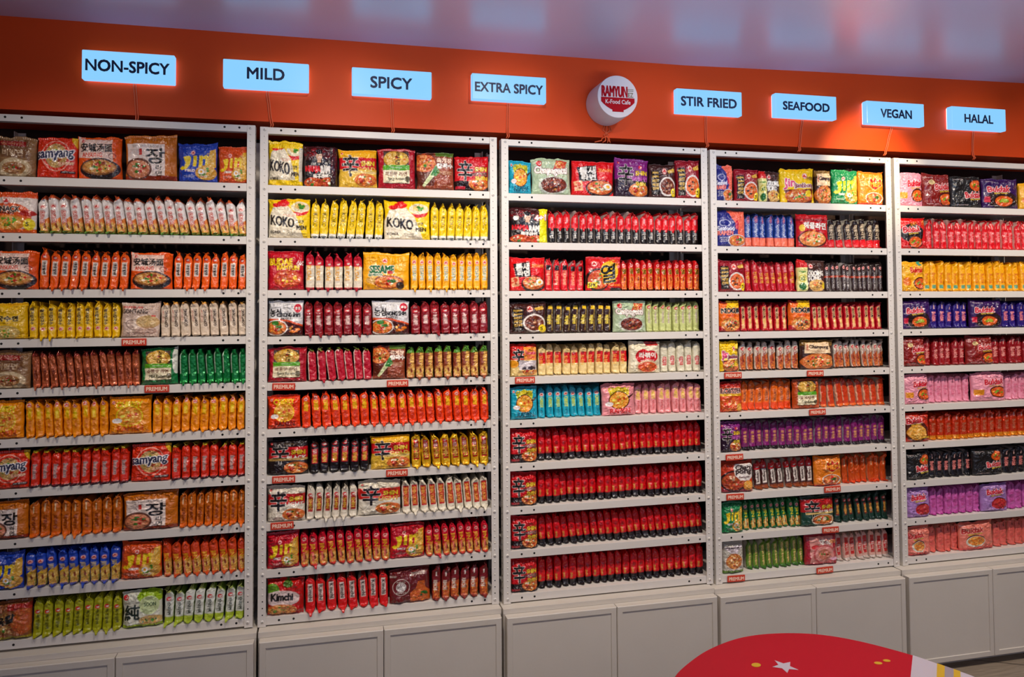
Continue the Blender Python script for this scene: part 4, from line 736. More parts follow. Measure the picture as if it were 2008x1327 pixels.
# ------------------------------------------------------------------ base cabinets
SEAM = [(-.845, -.438, -.0217), (-.0042, .4022, .8152), (.8337, 1.2488, 1.6542), (1.6669, 2.0808, 2.4917), (2.5086, 2.9188, 3.331)]
for i, (a0, am, a1) in enumerate(SEAM):
    r = empty('base_cabinet', ((a0 + a1) / 2, .13, 0))
    tag(r, f'white two-door base cabinet beneath the {NR[i]} packet rack', 'cabinet', 'base cabinets')
    ox, oy, _ = r.location
    top = ZO - .0186 + min(DZ[i], 0)
    a = MB(); a.box(a0 - .005 - ox, a1 + .005 - ox, -.042 - oy, .31 - oy, .032, top - .019, 0.001); a.build('carcass', M_WOOD, r)
    a = MB(); a.box(a0 - .006 - ox, a1 + .006 - ox, -.0425 - oy, .31 - oy, top - .019, top, .0012); a.build('cabinet_top', M_WOOD, r)
    a = MB(); a.box(a0 - ox, a1 - ox, -.015 - oy, .30 - oy, 0, .032); a.build('plinth', M_WOOD, r)
    for d0, d1 in ((a0, am - .0012), (am + .0012, a1)):
        z0, z1 = .0365, top - .0195; y0, y1 = -.076 - oy, -.0425 - oy; fr = .0205
        X0, X1 = d0 - ox, d1 - ox; c = .0025; rc = .004
        def ring(x_0, x_1, z_0, z_1, y): return [(x_0, y, z_0), (x_1, y, z_0), (x_1, y, z_1), (x_0, y, z_1)]
        v = ring(X0, X1, z0, z1, y1) + ring(X0, X1, z0, z1, y0 + c) + ring(X0 + c, X1 - c, z0 + c, z1 - c, y0) + ring(X0 + fr, X1 - fr, z0 + fr, z1 - fr, y0) + ring(X0 + fr + .0015, X1 - fr - .0015, z0 + fr + .0015, z1 - fr - .0015, y0 + rc)
        f = [(3, 2, 1, 0)]
        for k in range(4):
            for j in range(4): f.append((k * 4 + j, k * 4 + (j + 1) % 4, k * 4 + 4 + (j + 1) % 4, k * 4 + 4 + j))
        f.append((16, 17, 18, 19))
        mk('door', v, f, M_WOOD, r)

# ------------------------------------------------------------------ lit signs above the racks
SIGNS = [('NON-SPICY', -.575, -.435, .255, .037), ('MILD', -.137, .003, .122, .038), ('SPICY', .295, .434, .147, .040), ('EXTRA SPICY', .728, .869, .258, .034), ('STIR FRIED', 1.545, 1.684, .240, .036), ('SEAFOOD', 1.980, 2.122, .214, .033), ('VEGAN', 2.409, 2.553, .152, .035), ('HALAL', 2.834, 2.974, .148, .035)]
CORD_END = [-.414, .020, .439, .866, 1.685, 2.100, 2.510, 2.966]
for (t, xa, tx, tw, th), ce in zip(SIGNS, CORD_END):
    zc = 1.868 + ZO + (.007 if t in ('EXTRA SPICY', 'SEAFOOD') else 0)
    r = empty('lit_sign', (xa + .142, .0, zc))
    tag(r, f'glowing pale blue box sign reading {t} on the orange wall', 'sign', 'lit category signs')
    a = MB(); a.box(-.142, .142, -.010, .0195, -.0485, .0485, .003); a.build('light_box', M_SIGN, r)
    a = MB(); a.box(-.1385, .1385, .0195, .0245, -.045, .045, .0); a.build('back_light', M_HALO, r)
    text_mesh('lettering', t, M_NAVY, r, tx - (xa + .142), -.001 + (.005 if t == 'MILD' else 0), tw, th, -.0099, .0012, .0017)
    cx = tx + (.01 if t == 'NON-SPICY' else .0)
    def cord(x, e, name='power_cord'):
        p = [(x, .0245, zc - .046), (x, .026, zc - .06), (x + (e - x) * .25, .0268, zc - .09), (x + (e - x) * .5, .027, 1.735 + ZO), (x + (e - x) * .8, .022, 1.712 + ZO), (e, .012, 1.700 + ZO), (e - .004, .018, 1.692 + ZO)]
        return tube(name, p, .0022, M_CORD)
    for k, ss in enumerate((0, .007)):
        o = cord(cx + ss, ce + ss)
        tag(o, f'{"thin" if k == 0 else "second thin"} orange power cord hanging below the {t} sign', 'power cord', 'sign power cords')
# round drum sign
r = empty('round_sign', (1.262, 0, 1.841 + ZO))
tag(r, 'round white drum sign with a red noodle bowl emblem, not lit', 'sign')
n = 72; v = []
for rad, y in ((.080, .026), (.0805, .020), (.0805, .016), (.0795, -.100), (.0785, -.103)):
    v += [(rad * math.cos(2 * math.pi * i / n), y, rad * math.sin(2 * math.pi * i / n)) for i in range(n)]
f = []
for k in range(4):
    for i in range(n): f.append((k * n + i, (k + 1) * n + i, (k + 1) * n + (i + 1) % n, k * n + (i + 1) % n))
f.append(tuple(4 * n + i for i in range(n))); f.append(tuple(range(n))[::-1])
mk('drum', v, f, M_PLAQ, r)
R_ = .0785; y = -.1034
text_mesh('emblem_lettering', 'RAMYUN', M_CRIM, r, -.013, .0185, .100, .038, y, .0012, .0022)
text_mesh('emblem_lettering', 'EZ', M_OLIVE, r, .051, .008, .020, .017, y, .0012, .0004)
a = MB(); a.box(.038, .062, y - .0012, y, .0275, .0295); a.box(.038, .062, y - .0012, y, .0222, .0242); a.build('emblem_chopsticks', M_OLIVE, r)
pts = [(-.066, -.004)] + [(-.066 + .132 * t, -.004 - .050 * math.sin(math.pi * (.08 + .84 * t)) ** .8) for t in [k / 24 for k in range(25)]] + [(.066, -.004)]
foot = [(-.022, -.046), (-.022, -.056), (.022, -.056), (.022, -.046)]
v = []; f = []
for yy in (y - .0012, y): v += [(p[0], yy, p[1]) for p in pts]
k = len(pts); f.append(tuple(range(k))[::-1]); f += [(i, (i + 1) % k, k + (i + 1) % k, k + i) for i in range(k)]
a = MB(); a.v = v; a.f = f; a.m = [0] * len(f); a.box(-.022, .022, y - .00125, y, -.057, -.045); a.build('emblem_bowl', M_CRIM, r)
text_mesh('emblem_lettering', 'K-Food Cafe', M_PLAQ, r, .0, -.020, .098, .0155, y - .0013, .0008, .0004)
for k, (dx, e) in enumerate(((-.012, -.02), (-.004, .006), (.006, -.004), (.011, .012))):
    o = tube('power_cord', [(1.268 + dx, .0268, 1.76 + ZO), (1.268 + dx * 1.6, .026, 1.744 + ZO), (1.262 - dx, .027, 1.725 + ZO), (1.262 + e, .018, 1.708 + ZO), (1.258 + e, .010, 1.699 + ZO), (1.252 + e * 2, .016, 1.693 + ZO)], .0022, M_CORD)
    tag(o, f'{ORD[k]} of four tangled orange cords below the round drum sign', 'power cord', 'round sign cords')

# ------------------------------------------------------------------ PREMIUM tags clipped to the beams
TAGS = [(-.4085, .9528, 0, 4), (-.3374, .7971, 0, 5), (.0666, .7918, 1, 5), (.4556, .7915, 1, 5), (.0678, .4754, 1, 7), (.4530, .4757, 1, 7), (.0634, .3188, 1, 8), (.9236, .7896, 2, 5), (1.7736, .7842, 3, 5), (2.1437, .7821, 3, 5), (2.1504, .6253, 3, 6), (1.7746, .4624, 3, 7), (2.2128, .3110, 3, 8), (1.7750, .3075, 3, 8), (2.2001, .1476, 3, 9), (2.1704, -.0106, 3, 10), (1.7740, -.0095, 3, 10)]
bm_v = None
TB = ['', 'second', 'third', 'fourth', 'fifth', 'sixth', 'seventh', 'eighth', 'ninth', 'tenth', 'lowest']
tag0 = None
for x, z, b_, k in TAGS:
    if tag0 is None:
        a = MB(); a.box(-.038, .038, -.0022, .0022, -.0125, .0125, .002); tag0 = a.build('premium_tag', M_RED)
        t0 = text_mesh('lettering', 'PREMIUM', M_CREAM, tag0, 0, 0, .064, .0125, -.0022, .0006, .0006); o = tag0
    else:
        o = tag0.copy(); COL.objects.link(o); c = t0.copy(); COL.objects.link(c); c.parent = o
    o.location = (x, -.0048, z + ZO); o.rotation_euler = (0, rnd.uniform(-.02, .02), 0)
    same = [q for q in TAGS if q[2] == b_ and q[3] == k]
    which = '' if len(same) == 1 else ('near the middle of ' if x == max(q[0] for q in same) else 'by the post end of ')
    tag(o, f'red PREMIUM tag {which or "on "}the {TB[k]} beam from the top, {NR[b_]} rack', 'shelf tag', 'PREMIUM tags')
# ------------------------------------------------------------------ noodle packets
def sample(c, u, v):
    """average the painting round each vertex; returns linear colour"""
    a = c.a / 255.0; a = np.where(a <= .04045, a / 12.92, ((a + .055) / 1.055) ** 2.4)
    p = np.pad(a, ((1, 1), (1, 1), (0, 0)), 'edge'); a = sum(p[i:i + c.h, j:j + c.w] for i in range(3) for j in range(3)) / 9
    x = np.clip(((u - c.x0) / (c.x1 - c.x0) * c.w).astype(int), 0, c.w - 1); y = np.clip((v * c.h).astype(int), 0, c.h - 1)
    return a[y, x]
def colour(me, cols):
    ca = me.color_attributes.new('print', 'FLOAT_COLOR', 'POINT')
    ca.data.foreach_set('color', np.concatenate([cols, np.ones((len(cols), 1))], 1).astype(np.float32).ravel())
def meshify(name, V, Fq, cols, m):
    me = bpy.data.meshes.new(name); me.from_pydata([tuple(p) for p in V], [], Fq); me.materials.append(m)
    me.polygons.foreach_set('use_smooth', [True] * len(me.polygons)); me.update(); colour(me, cols); return me
def grid_faces(nx, ny, off=0, flip=False):
    out = []
    for j in range(ny - 1):
        for i in range(nx - 1):
            q = (off + j * nx + i, off + j * nx + i + 1, off + (j + 1) * nx + i + 1, off + (j + 1) * nx + i)
            out.append(q[::-1] if flip else q)
    return out
BASEH = .125
_FM = {}
def front_meshes(design, Wd, H, seed):
    """big face packet: body with its printed pillow front, and the crimped seal on top"""
    nx, ny = int(min(100, max(50, Wd * 620))), int(min(96, H * 620))
    c = Cv(nx * 3, ny * 3); F[design](c)
    u = np.linspace(-1, 1, nx)[None, :].repeat(ny, 0); v = np.linspace(-1, 1, ny)[:, None].repeat(nx, 1)
    body = H - .014; T = .030
    prof = (1 - np.abs(u) ** 5) ** .7 * (1 - np.abs(v) ** 6) ** .55
    n1 = noise2((ny, nx), nx / 4, seed, 3); n2 = noise2((ny, nx), nx / 9, seed + 1, 3); n3 = noise2((ny, nx), nx / 3, seed + 2, 2); fc = noise2((ny, nx), nx / 7, seed + 4, 2, True)
    edge = np.clip(np.abs(v) * 1.6 - .6, 0, 1)
    st = noise2((3, nx), nx / 14, seed + 3, 2)[0][None, :].repeat(ny, 0)
    rid = (1 - np.abs(n2)) ** 3
    y = -T * .56 * prof - .0030 * n1 * prof - .0044 * rid * (.38 + edge) * (1 - np.abs(u) ** 8) - .0030 * st * edge + .0012 * n3 * prof + (.0022 + .0040 * edge) * fc * np.clip(prof * 2, 0, 1)
    x = u * Wd / 2 * (1 - .02 * (1 - v ** 2) * (1 + .5 * n3)) + .0012 * n3 * np.abs(u)
    rr = np.random.RandomState(seed); earl, earr = rr.uniform(-.005, .006, 2)
    topw = np.clip(v, 0, 1) ** 8
    z = body * (v + 1) / 2 + topw * (.0025 * n3[-1][None, :] + np.where(u < 0, earl * (-u) ** 3, earr * u ** 3)) 
    z = np.maximum(z + .0010 * n1 * (1 - v ** 2), .0002)
    V = np.stack([x, y, z], -1).reshape(-1, 3); cols = sample(c, (u + 1) / 2, (v + 1) / 2).reshape(-1, 3)
    Fq = grid_faces(nx, ny)
    loop = list(range(nx)) + [j * nx + nx - 1 for j in range(1, ny)] + [(ny - 1) * nx + i for i in range(nx - 2, -1, -1)] + [j * nx for j in range(ny - 2, 0, -1)]
    k = len(V); L = V[loop].copy(); cx, cz = 0, body / 2
    L1 = L.copy(); L1[:, 0] *= .985; L1[:, 2] = cz + (L1[:, 2] - cz) * .985; L1[:, 1] = T * .22
    L2 = L1.copy(); L2[:, 0] *= .93; L2[:, 2] = cz + (L2[:, 2] - cz) * .93; L2[:, 1] = T * .38
    V = np.concatenate([V, L1, L2]); n = len(loop); cols = np.concatenate([cols, cols[loop], cols[loop]])
    for i in range(n):
        j = (i + 1) % n; Fq.append((loop[i], k + i, k + j, loop[j])); Fq.append((k + i, k + n + i, k + n + j, k + j))
    Fq.append(tuple(k + n + i for i in range(n))[::-1])
    # seal: a crimped fin standing on the top edge, folded a little
    tx = x[-1]; tz = z[-1]; m_ = 4; fold = rr.uniform(-.5, .9)
    SV = []; SC = []
    for lay in (0, 1):
        for j in range(m_):
            t = j / (m_ - 1); h = .009 * t
            zig = .0006 * ((np.arange(nx) % 4) - 1.5)
            SV.append(np.stack([tx * (1 + .01 * t), -.0012 + .0007 * lay - h * math.sin(fold) + zig * t + .0015 * n1[-1] * t, tz - .0015 + h * math.cos(fold) + .0016 * n2[-1] * t], 1)); SC.append(cols[(ny - 1) * nx:(ny - 1) * nx + nx] * (.92 if j % 2 else 1))
    SV = np.concatenate(SV); SC = np.concatenate(SC); SF = grid_faces(nx, m_) + grid_faces(nx, m_, nx * m_, True)
    for i in range(nx - 1): a_ = (m_ - 1) * nx + i; b_ = nx * m_ + a_; SF.append((a_, a_ + 1, b_ + 1, b_))
    return meshify('packet_front', V, Fq, cols, M_FILM), meshify('seal', SV, SF, SC, M_FILM)
ST, SH, SD = .029, .120, .105
def spine_meshes(design, seed):
    kw, foil = SP[design]; m = M_FOIL if foil else M_FILM
    nf, ns, nz = 17, 5, 60
    c = Cv(nf * 3 * 3, nz * 3, -1, 2); spine(c, **kw)
    t = np.linspace(0, 1, nz)[:, None]
    r = np.random.RandomState(seed)
    h0 = r.uniform(.80, .90)
    sb = np.clip((.09 - t) / .09, 0, 1); stp = np.clip((t - h0) / (1 - h0), 0, 1)
    wtop = r.uniform(.55, .80)
    a = ST / 2 * (1 - .24 * sb ** 2) * (1 - wtop * stp ** r.uniform(.9, 1.8)) * (1 + .04 * np.sin(math.pi * t) + .03 * math.sin(seed) * np.sin(2 * math.pi * t))
    f = -.005 * sb - r.uniform(-.002, .010) * stp
    s = np.linspace(-1, 1, nf)[None, :]
    ring_n = nf + 2 * ns
    X = np.zeros((nz, ring_n)); Y = np.zeros((nz, ring_n)); U = np.zeros((nz, ring_n))
    X[:, :nf] = a * np.sign(s) * np.abs(s) ** .85; Y[:, :nf] = f + .0030 * (s ** 6) - .0025 * (1 - s ** 2) * (1 - stp); U[:, :nf] = (s + 1) / 2
    dep = np.array([.10, .32, .6, .85, 1.0])
    for k in range(ns):
        X[:, nf + k] = (a * (1 - .13 * dep[k]) * (1 if k < ns - 1 else .55))[:, 0]; Y[:, nf + k] = (f + SD * dep[k])[:, 0]; U[:, nf + k] = 1 + dep[k]
        q = ring_n - 1 - k
        X[:, q] = -(a * (1 - .13 * dep[k]) * (1 if k < ns - 1 else .55))[:, 0]; Y[:, q] = (f + SD * dep[k])[:, 0]; U[:, q] = -dep[k]
    N = noise2((nz, ring_n), ring_n / 4, seed, 3); N2 = noise2((nz, ring_n), ring_n / 5, seed + 5, 3); N3 = noise2((nz, ring_n), 9, seed + 9, 3)
    rid = (1 - np.abs(N2)) ** 4; FC = noise2((nz, ring_n), 6, seed + 13, 2, True)
    amp = .0009 + .0026 * sb + .0032 * stp
    X += amp * N * np.sign(X) * .8 - .0007 * np.abs(N3) * np.sign(X)
    Y[:, :nf] += (amp * 1.5 * N + .0016 * N3 + (.0010 + .0050 * stp + .0040 * sb) * FC - .0034 * rid * (.22 + sb + stp) * .9)[:, :nf]
    bend = r.uniform(-.006, .006); slant = r.uniform(-.45, .45)
    X += bend * stp ** 1.5 + r.uniform(-.002, .002) * sb + .0010 * math.cos(seed * 1.7) * np.sin(math.pi * t)
    X *= (ST * .5) / np.abs(X[8:44]).max()
    topz = SH - .011
    Z = t * topz + np.zeros((nz, ring_n)); Z += (.0020 * N + .0045 * FC) * (stp + sb * .3) + slant * (X - bend) * stp; Z = np.maximum(Z, .0006)
    V = np.stack([X, Y, Z], -1).reshape(-1, 3); cols = sample(c, U, np.clip(t, 0, .999) + 0 * U).reshape(-1, 3)
    Fq = []
    for j in range(nz - 1):
        for i in range(ring_n): i2 = (i + 1) % ring_n; Fq.append((j * ring_n + i, j * ring_n + i2, (j + 1) * ring_n + i2, (j + 1) * ring_n + i))
    Fq.append(tuple(range(ring_n))[::-1]); Fq.append(tuple((nz - 1) * ring_n + i for i in range(ring_n)))
    body = meshify('packet_spine', V, Fq, cols, m)
    # top seal: thin crimped fin along the depth, its front corner folded over to one side
    cm = ring_n * (nz - 1) + nf // 2; tc_ = cols[cm]; ny_ = 10; SV = []; SC = []; tw = r.choice([-1, 1]) * r.uniform(.002, .012); hh = r.uniform(.006, .012)
    fy = float(f[-1, 0])
    for lay in (0, 1):
        for j in range(5):
            q = j / 4
            for i in range(ny_):
                yy = i / (ny_ - 1)
                SV.append((bend + .0007 * (lay * 2 - 1) + tw * q ** 1.3 * (1 - yy) ** 1.5 + .0007 * ((i % 2) * 2 - 1) * q, fy - .003 + .004 * q + yy * (SD * .9), topz - .002 + hh * q * (1 - .3 * yy) - .003 * q * q * abs(tw) / .012)); SC.append(tc_ * (.9 + .1 * (j % 2)))
    SF = grid_faces(ny_, 5) + grid_faces(ny_, 5, 50, True) + [(40 + i, 41 + i, 91 + i, 90 + i) for i in range(9)] + [(j * 10, 50 + j * 10, 60 + j * 10, 10 + j * 10) for j in range(4)]
    top = meshify('seal', np.array(SV), SF, np.array(SC), m)
    # bottom seal: flap lying forward on the shelf; in one version it runs out over the lip and hangs
    bc = cols[nf // 2]; bots = []
    for hang in (0, 1):
        SV = []; SC = []; L_ = r.uniform(.018, .027) if hang else r.uniform(.008, .016); sl = r.uniform(-.007, .007); dr = r.uniform(.004, .013)
        nl = 7
        for lay in (0, 1):
            for j in range(nl):
                q = j / (nl - 1); wdt = ST * .36 * (1 - .80 * q ** 1.3); yq = -.004 - L_ * q; over = max(0, -(yq + .0225)) if hang else 0
                for i in range(5):
                    e = i / 2 - 1
                    SV.append((e * wdt + sl * q, yq, .0062 - .0026 * q * (0 if hang else 1) - dr * min(1, over / .006) ** 1.5 + .0009 * ((i % 2) * 2 - 1) - .0009 * lay)); SC.append(bc * (1.0 if i % 2 else .9))
        n5 = nl * 5
        SF = grid_faces(5, nl) + grid_faces(5, nl, n5, True) + [(n5 - 5 + i, 2 * n5 - 5 + i, 2 * n5 - 4 + i, n5 - 4 + i) for i in range(4)] + [(j * 5, n5 + j * 5, n5 + 5 + j * 5, 5 + j * 5) for j in range(nl - 1)] + [(4 + j * 5, 9 + j * 5, n5 + 9 + j * 5, n5 + 4 + j * 5) for j in range(nl - 1)]
        bots.append(meshify('seal', np.array(SV), SF, np.array(SC), m))
    return body, top, bots

# what each kind is called and how it looks: kind name, look when facing front, colour words when spine out
INFO = {
'clearbeef': ('clear_noodle_packet', 'clear brown and tan', ''), 'copper': ('bibim_noodle_packet', '', 'shiny copper brown'),
'samyang': ('classic_ramen_packet', 'orange-red ringed bowl', 'orange-red'), 'ansung': ('soybean_ramen_packet', 'orange black-pot', 'orange white-labelled'),
'jang': ('soy_noodle_packet', 'ochre white-panelled', 'glossy ochre'), 'jinblue': ('mild_ramen_packet', 'blue yellow-lettered', 'deep blue'),
'jinorange': ('chicken_ramen_packet', 'burnt-orange yellow-lettered', 'rust-orange'), 'jinred': ('spicy_ramen_packet', 'crimson yellow-lettered', 'crimson'), 'jingreen': ('veggie_ramen_packet', 'green yellow-lettered', 'green yellow-lettered'),
'snack': ('snack_ramen_packet', 'white and orange', 'white green-bottomed'), 'calguksu': ('knife_noodle_packet', 'plain yellow', 'yellow vertical-lettered'), 'gomtang': ('bone_broth_packet', 'beige white-bowl', 'cream bone-broth'),
'mildgreen': ('mild_noodle_packet', 'dark green cream-labelled', 'shiny green'), 'spicypul': ('spicy_noodle_packet', 'maroon cream-labelled', 'maroon white-edged'), 'crabpul': ('crab_ramen_packet', 'amber cream-labelled', ''), 'crab': ('crab_ramen_packet', '', 'amber white-backed'),
'cheeseorange': ('cheese_ramen_packet', 'orange cheesy ramen', 'orange'), 'cheesered': ('spicy_cheese_packet', 'vermilion cheesy ramen', 'vermilion'), 'cheeseblue': ('blue_cheese_ramen_packet', 'turquoise cheesy ramen', 'turquoise'), 'cheesepink': ('pink_cheese_ramen_packet', 'pink cheesy ramen', 'pale pink'),
'soon': ('vegetable_ramen_packet', 'white and lime', 'white lime-ended'), 'spicybeef': ('beef_noodle_packet', 'brown beef-noodle', ''), 'beef': ('beef_noodle_packet', '', 'olive yellow'),
'koko': ('chicken_noodle_packet', 'yellow cream-mounded', 'bright yellow'), 'koko2': ('chicken_noodle_packet', 'yellow-bordered cream', ''), 'budae': ('army_stew_ramen_packet', 'crimson army-stew', 'cream red-topped'), 'sesame': ('sesame_ramen_packet', 'amber sesame ramen', 'amber sesame'),
'nongshim': ('savoury_ramen_packet', 'white-topped brown', 'dark red oval-badged'), 'yukgae': ('beef_stew_noodle_packet', 'brown scallion', 'brown green-topped'),
'shin': ('hot_broth_packet', 'red and black', 'red black-bottomed'), 'shinblack': ('beef_bone_ramen_packet', 'black red-banded', 'black red-labelled'), 'shingold': ('chicken_broth_packet', 'gold red-banded', 'gold red-labelled'), 'shinlight': ('light_ramen_packet', 'off-white light ramen', 'off-white red-labelled'), 'shinlight2': ('air_dried_ramen_packet', 'cream red-banded', 'cream red-panelled'),
'shinpurple': ('stir_fried_ramen_packet', 'purple and black', ''), 'purple': ('stir_fried_ramen_packet', '', 'purple black-bottomed'), 'shingreen': ('vegan_ramen_packet', 'dark green red-topped', 'dark bottle-green'), 'toomba': ('creamy_ramen_packet', 'cream red-cornered', 'cream red-blocked'),
'kimchi': ('kimchi_ramen_packet', 'red kimchi ramen', 'red white-striped'), 'kimchee': ('kimchi_noodle_packet', 'maroon round-emblemed', 'maroon brown-footed'), 'namja': ('garlic_ramen_packet', 'black portrait-fronted', 'red-over-black'), 'namja41': ('garlic_ramen_packet', 'yellow-ended portrait', ''),
'chapagetti': ('black_bean_noodle_packet', 'sage green', 'pale olive'), 'teumsae': ('hot_ramen_packet', 'red black-square', 'red black-squared'), 'jjajang': ('jjajang_noodle_packet', 'dark brown', 'dark brown'), 'redcup': ('jjamppong_noodle_packet', 'wine-red noodle', 'wine-red'), 'yeul': ('fiery_ramen_packet', 'red flame-lettered', 'red flame-lettered'),
'rabokki': ('rabokki_packet', 'cream red-circled', 'crumpled cream'), 'seafood': ('seafood_ramen_packet', 'navy and coral', 'blue coral-bottomed'), 'haemul': ('shellfish_ramen_packet', 'red seafood-bowl', 'black-and-red'), 'odongtong': ('udon_ramen_packet', 'dark brown green-stickered', 'black-brown white-lettered'), 'neoguri': ('kelp_ramen_packet', 'orange kelp ramen', 'red tan-labelled'),
'jjampong': ('mixed_seafood_packet', 'yellow-topped seafood', ''), 'champong': ('champong_packet', 'orange cream-labelled', 'grey-and-orange'), 'champong2': ('champong_ramen_packet', 'orange octagon-labelled', 'dark red-topped'), 'lobster': ('lobster_ramen_packet', 'orange-red lobster', 'orange lobster'), 'mepp': ('flame_ramen_packet', 'orange flame-badged', 'shiny orange'),
'veggie': ('vegetable_noodle_packet', 'white and green', 'leaf green'), 'chaesik': ('plant_ramen_packet', 'dusty pink', 'pinkish red-labelled'),
'bpink': ('rose_chicken_ramen_packet', 'pink chicken ramen', 'rose pink'), 'bmaroon': ('stew_chicken_ramen_packet', 'brown-red chicken ramen', 'deep red'), 'bblack': ('chicken_ramen_black_packet', 'black chicken ramen', 'black pink-lettered'), 'bpurple': ('lime_chicken_ramen_packet', 'indigo chicken ramen', 'shiny indigo'), 'byellow': ('cheese_chicken_ramen_packet', 'yellow chicken ramen', 'golden yellow'), 'bred': ('double_spicy_ramen_packet', 'scarlet chicken ramen', 'scarlet'), 'borange': ('curry_chicken_ramen_packet', 'orange-red chicken ramen', 'glossy orange-red'), 'bviolet': ('berry_chicken_ramen_packet', 'lilac chicken ramen', 'magenta'), 'bcoral': ('cream_chicken_ramen_packet', 'coral chicken ramen', 'coral'),
}
YF = [.017, .017, .024, .024, .022]; YS = [.013, .013, .036, .038, .032]
SM = {}; seed = 100
for bay, row, items in ROWS:
    zs_ = ZROW[row + 1] + DZ[bay] + ZO + .0132
    yF, yS = YF[bay], YS[bay]
    nd = sum(1 for it in items if it[0][0] != 'S' or it[0] not in SP)
    fi = 0; si = 0
    for it in items:
        if it[0] in SP:
            d, xa, xb, H, n_, lean = it
            si += 1
            nm, _, look = INFO[d[1:]]
            if d not in SM: SM[d] = [spine_meshes(d, 500 + 7 * len(SM) + k) for k in range(4)]
            pitch = (xb - xa) / n_; proto = None
            run = f'{look} {ORD[fi - 1] if fi else ""}'
            rr = random.Random(bay * 100 + row * 10 + si)
            wl, wy = rr.uniform(-2, 2), rr.uniform(-2, 2)
            for k in range(n_):
                wl = max(-4, min(4, wl + rr.uniform(-.9, .9))); wy = max(-4, min(4, wy + rr.uniform(-.8, .8)))
                body, top, bot = SM[d][rr.randrange(4)]
                lf = min(1.0, .4 + .3 * min(k, n_ - 1 - k))
                ang = math.radians((lean + wl) * lf)
                o = bpy.data.objects.new(nm, body)
                COL.objects.link(o)
                hh = H * rr.uniform(.965, 1.035); tk = rr.uniform(.95, 1.0)
                o.scale = (pitch * tk * math.cos(ang) / ST, 1, hh / SH)
                o.location = (xa + (k + .5) * pitch + rr.uniform(-.0006, .0006) - math.sin(ang) * hh / 2, yS + rr.uniform(-.002, .010 if bay > 1 else .006), zs_ + abs(math.sin(ang)) * pitch * .40 + .0004)
                o.rotation_euler = (0, ang, math.radians(((-1.0 if bay == 0 else .5 if bay == 1 else 3.5) + wy) * lf))
                for nme, mesh in (('top_seal', top), ('bottom_seal', bot[1 if bay < 2 else 0])):
                    s_ = bpy.data.objects.new(nme, mesh); COL.objects.link(s_); s_.parent = o
                tag(o, f'{ORD[k]} spine-out {look} packet past {ORD[max(fi - 1, 0)]} front-facing pack, {SHELF[row]} shelf, {NR[bay]} rack', 'noodle packet', f'{look} packets, spine out, {SHELF[row]} shelf of {NR[bay]} rack, run {si}')
        else:
            d, xa, xb, H = it
            fi += 1; seed += 11
            Wd = xb - xa - .001
            nm, look, _ = INFO[d]
            # a packet running past the picture's edge or tucked under its neighbour keeps its real width
            key = (d, round(Wd / .02)); flip = 0
            if key not in _FM: _FM[key] = (front_meshes(d, Wd, H, seed), Wd, H)
            (body, seal), w0, h0 = _FM[key]
            o = bpy.data.objects.new(nm, body); COL.objects.link(o)
            o.scale = (Wd / w0, 1, H / h0)
            tilt = math.radians(3.0 if row else 1.5)
            o.location = ((xa + xb) / 2, yF, zs_ + .0014); o.rotation_euler = (-tilt, math.radians(rnd.uniform(-1.2, 1.2)), math.radians(rnd.uniform(-2, 2)))
            s_ = bpy.data.objects.new('top_seal', seal); COL.objects.link(s_); s_.parent = o
            tag(o, f'{look} packet facing front, {ORD[fi - 1]} display pack on {SHELF[row]} shelf, {NR[bay]} rack', 'noodle packet', f'{look} packets facing front')
# ------------------------------------------------------------------ round table in the foreground
M_TR = mat('red_table_print', (214, 12, 38), 0.5, spec=.2, bump=.05, bscale=400)
M_TC = mat('cream_table_print', (226, 214, 214), 0.35)
M_TY = mat('yellow_table_print', (240, 192, 30), 0.35)
M_TG = mat('grey_table_print', (176, 164, 164), 0.35)
M_TL = mat('black_table_metal', (30, 28, 28), 0.4, metal=.6)
TX, TY_, TH = 1.185, -1.475, .75
vis = [(.901, -1.292), (.965, -1.239), (1.058, -1.183), (1.14, -1.156), (1.209, -1.156), (1.251, -1.164), (1.311, -1.185), (1.368, -1.229), (1.415, -1.287), (1.444, -1.328), (1.464, -1.376), (1.482, -1.414), (1.498, -1.443)]
pol = sorted(((math.atan2(y - TY_, x - TX), math.hypot(x - TX, y - TY_)) for x, y in vis))
A_ = [p[0] for p in pol]; R__ = [p[1] for p in pol]
A_ = [A_[-1] - 2 * math.pi, -2.2, -1.2] + A_ ; R__ = [R__[-1], .335, .325] + R__
A_ += [A_[1] + 2 * math.pi]; R__ += [R__[1]]
NT = 128
ang = np.linspace(-math.pi, math.pi, NT, endpoint=False); rad = np.interp(ang, A_, R__)
for _ in range(3): rad = (np.roll(rad, 1) + rad + np.roll(rad, -1)) / 3
r = empty('round_table', (TX, TY_, 0))
tag(r, 'red round table with a white star, yellow dots and a striped cream end', 'table')
v = []
for k, (s, z) in enumerate(((.985, TH - .028), (1, TH - .024), (1, TH - .003), (.992, TH))):
    v += [(rad[i] * s * math.cos(ang[i]), rad[i] * s * math.sin(ang[i]), z) for i in range(NT)]
f = [tuple(range(NT))[::-1]]
for k in range(3): f += [(k * NT + i, k * NT + (i + 1) % NT, (k + 1) * NT + (i + 1) % NT, (k + 1) * NT + i) for i in range(NT)]
f.append(tuple(3 * NT + i for i in range(NT)))
mk('table_top', v, f, M_TR, r)
def flat(name, poly, m, z, h=.0006):
    n = len(poly); v = [(x, y, z) for x, y in poly] + [(x, y, z + h) for x, y in poly]
    return mk(name, v, [tuple(range(n))[::-1], tuple(n + i for i in range(n))] + [(i, (i + 1) % n, n + (i + 1) % n, n + i) for i in range(n)], m, r)
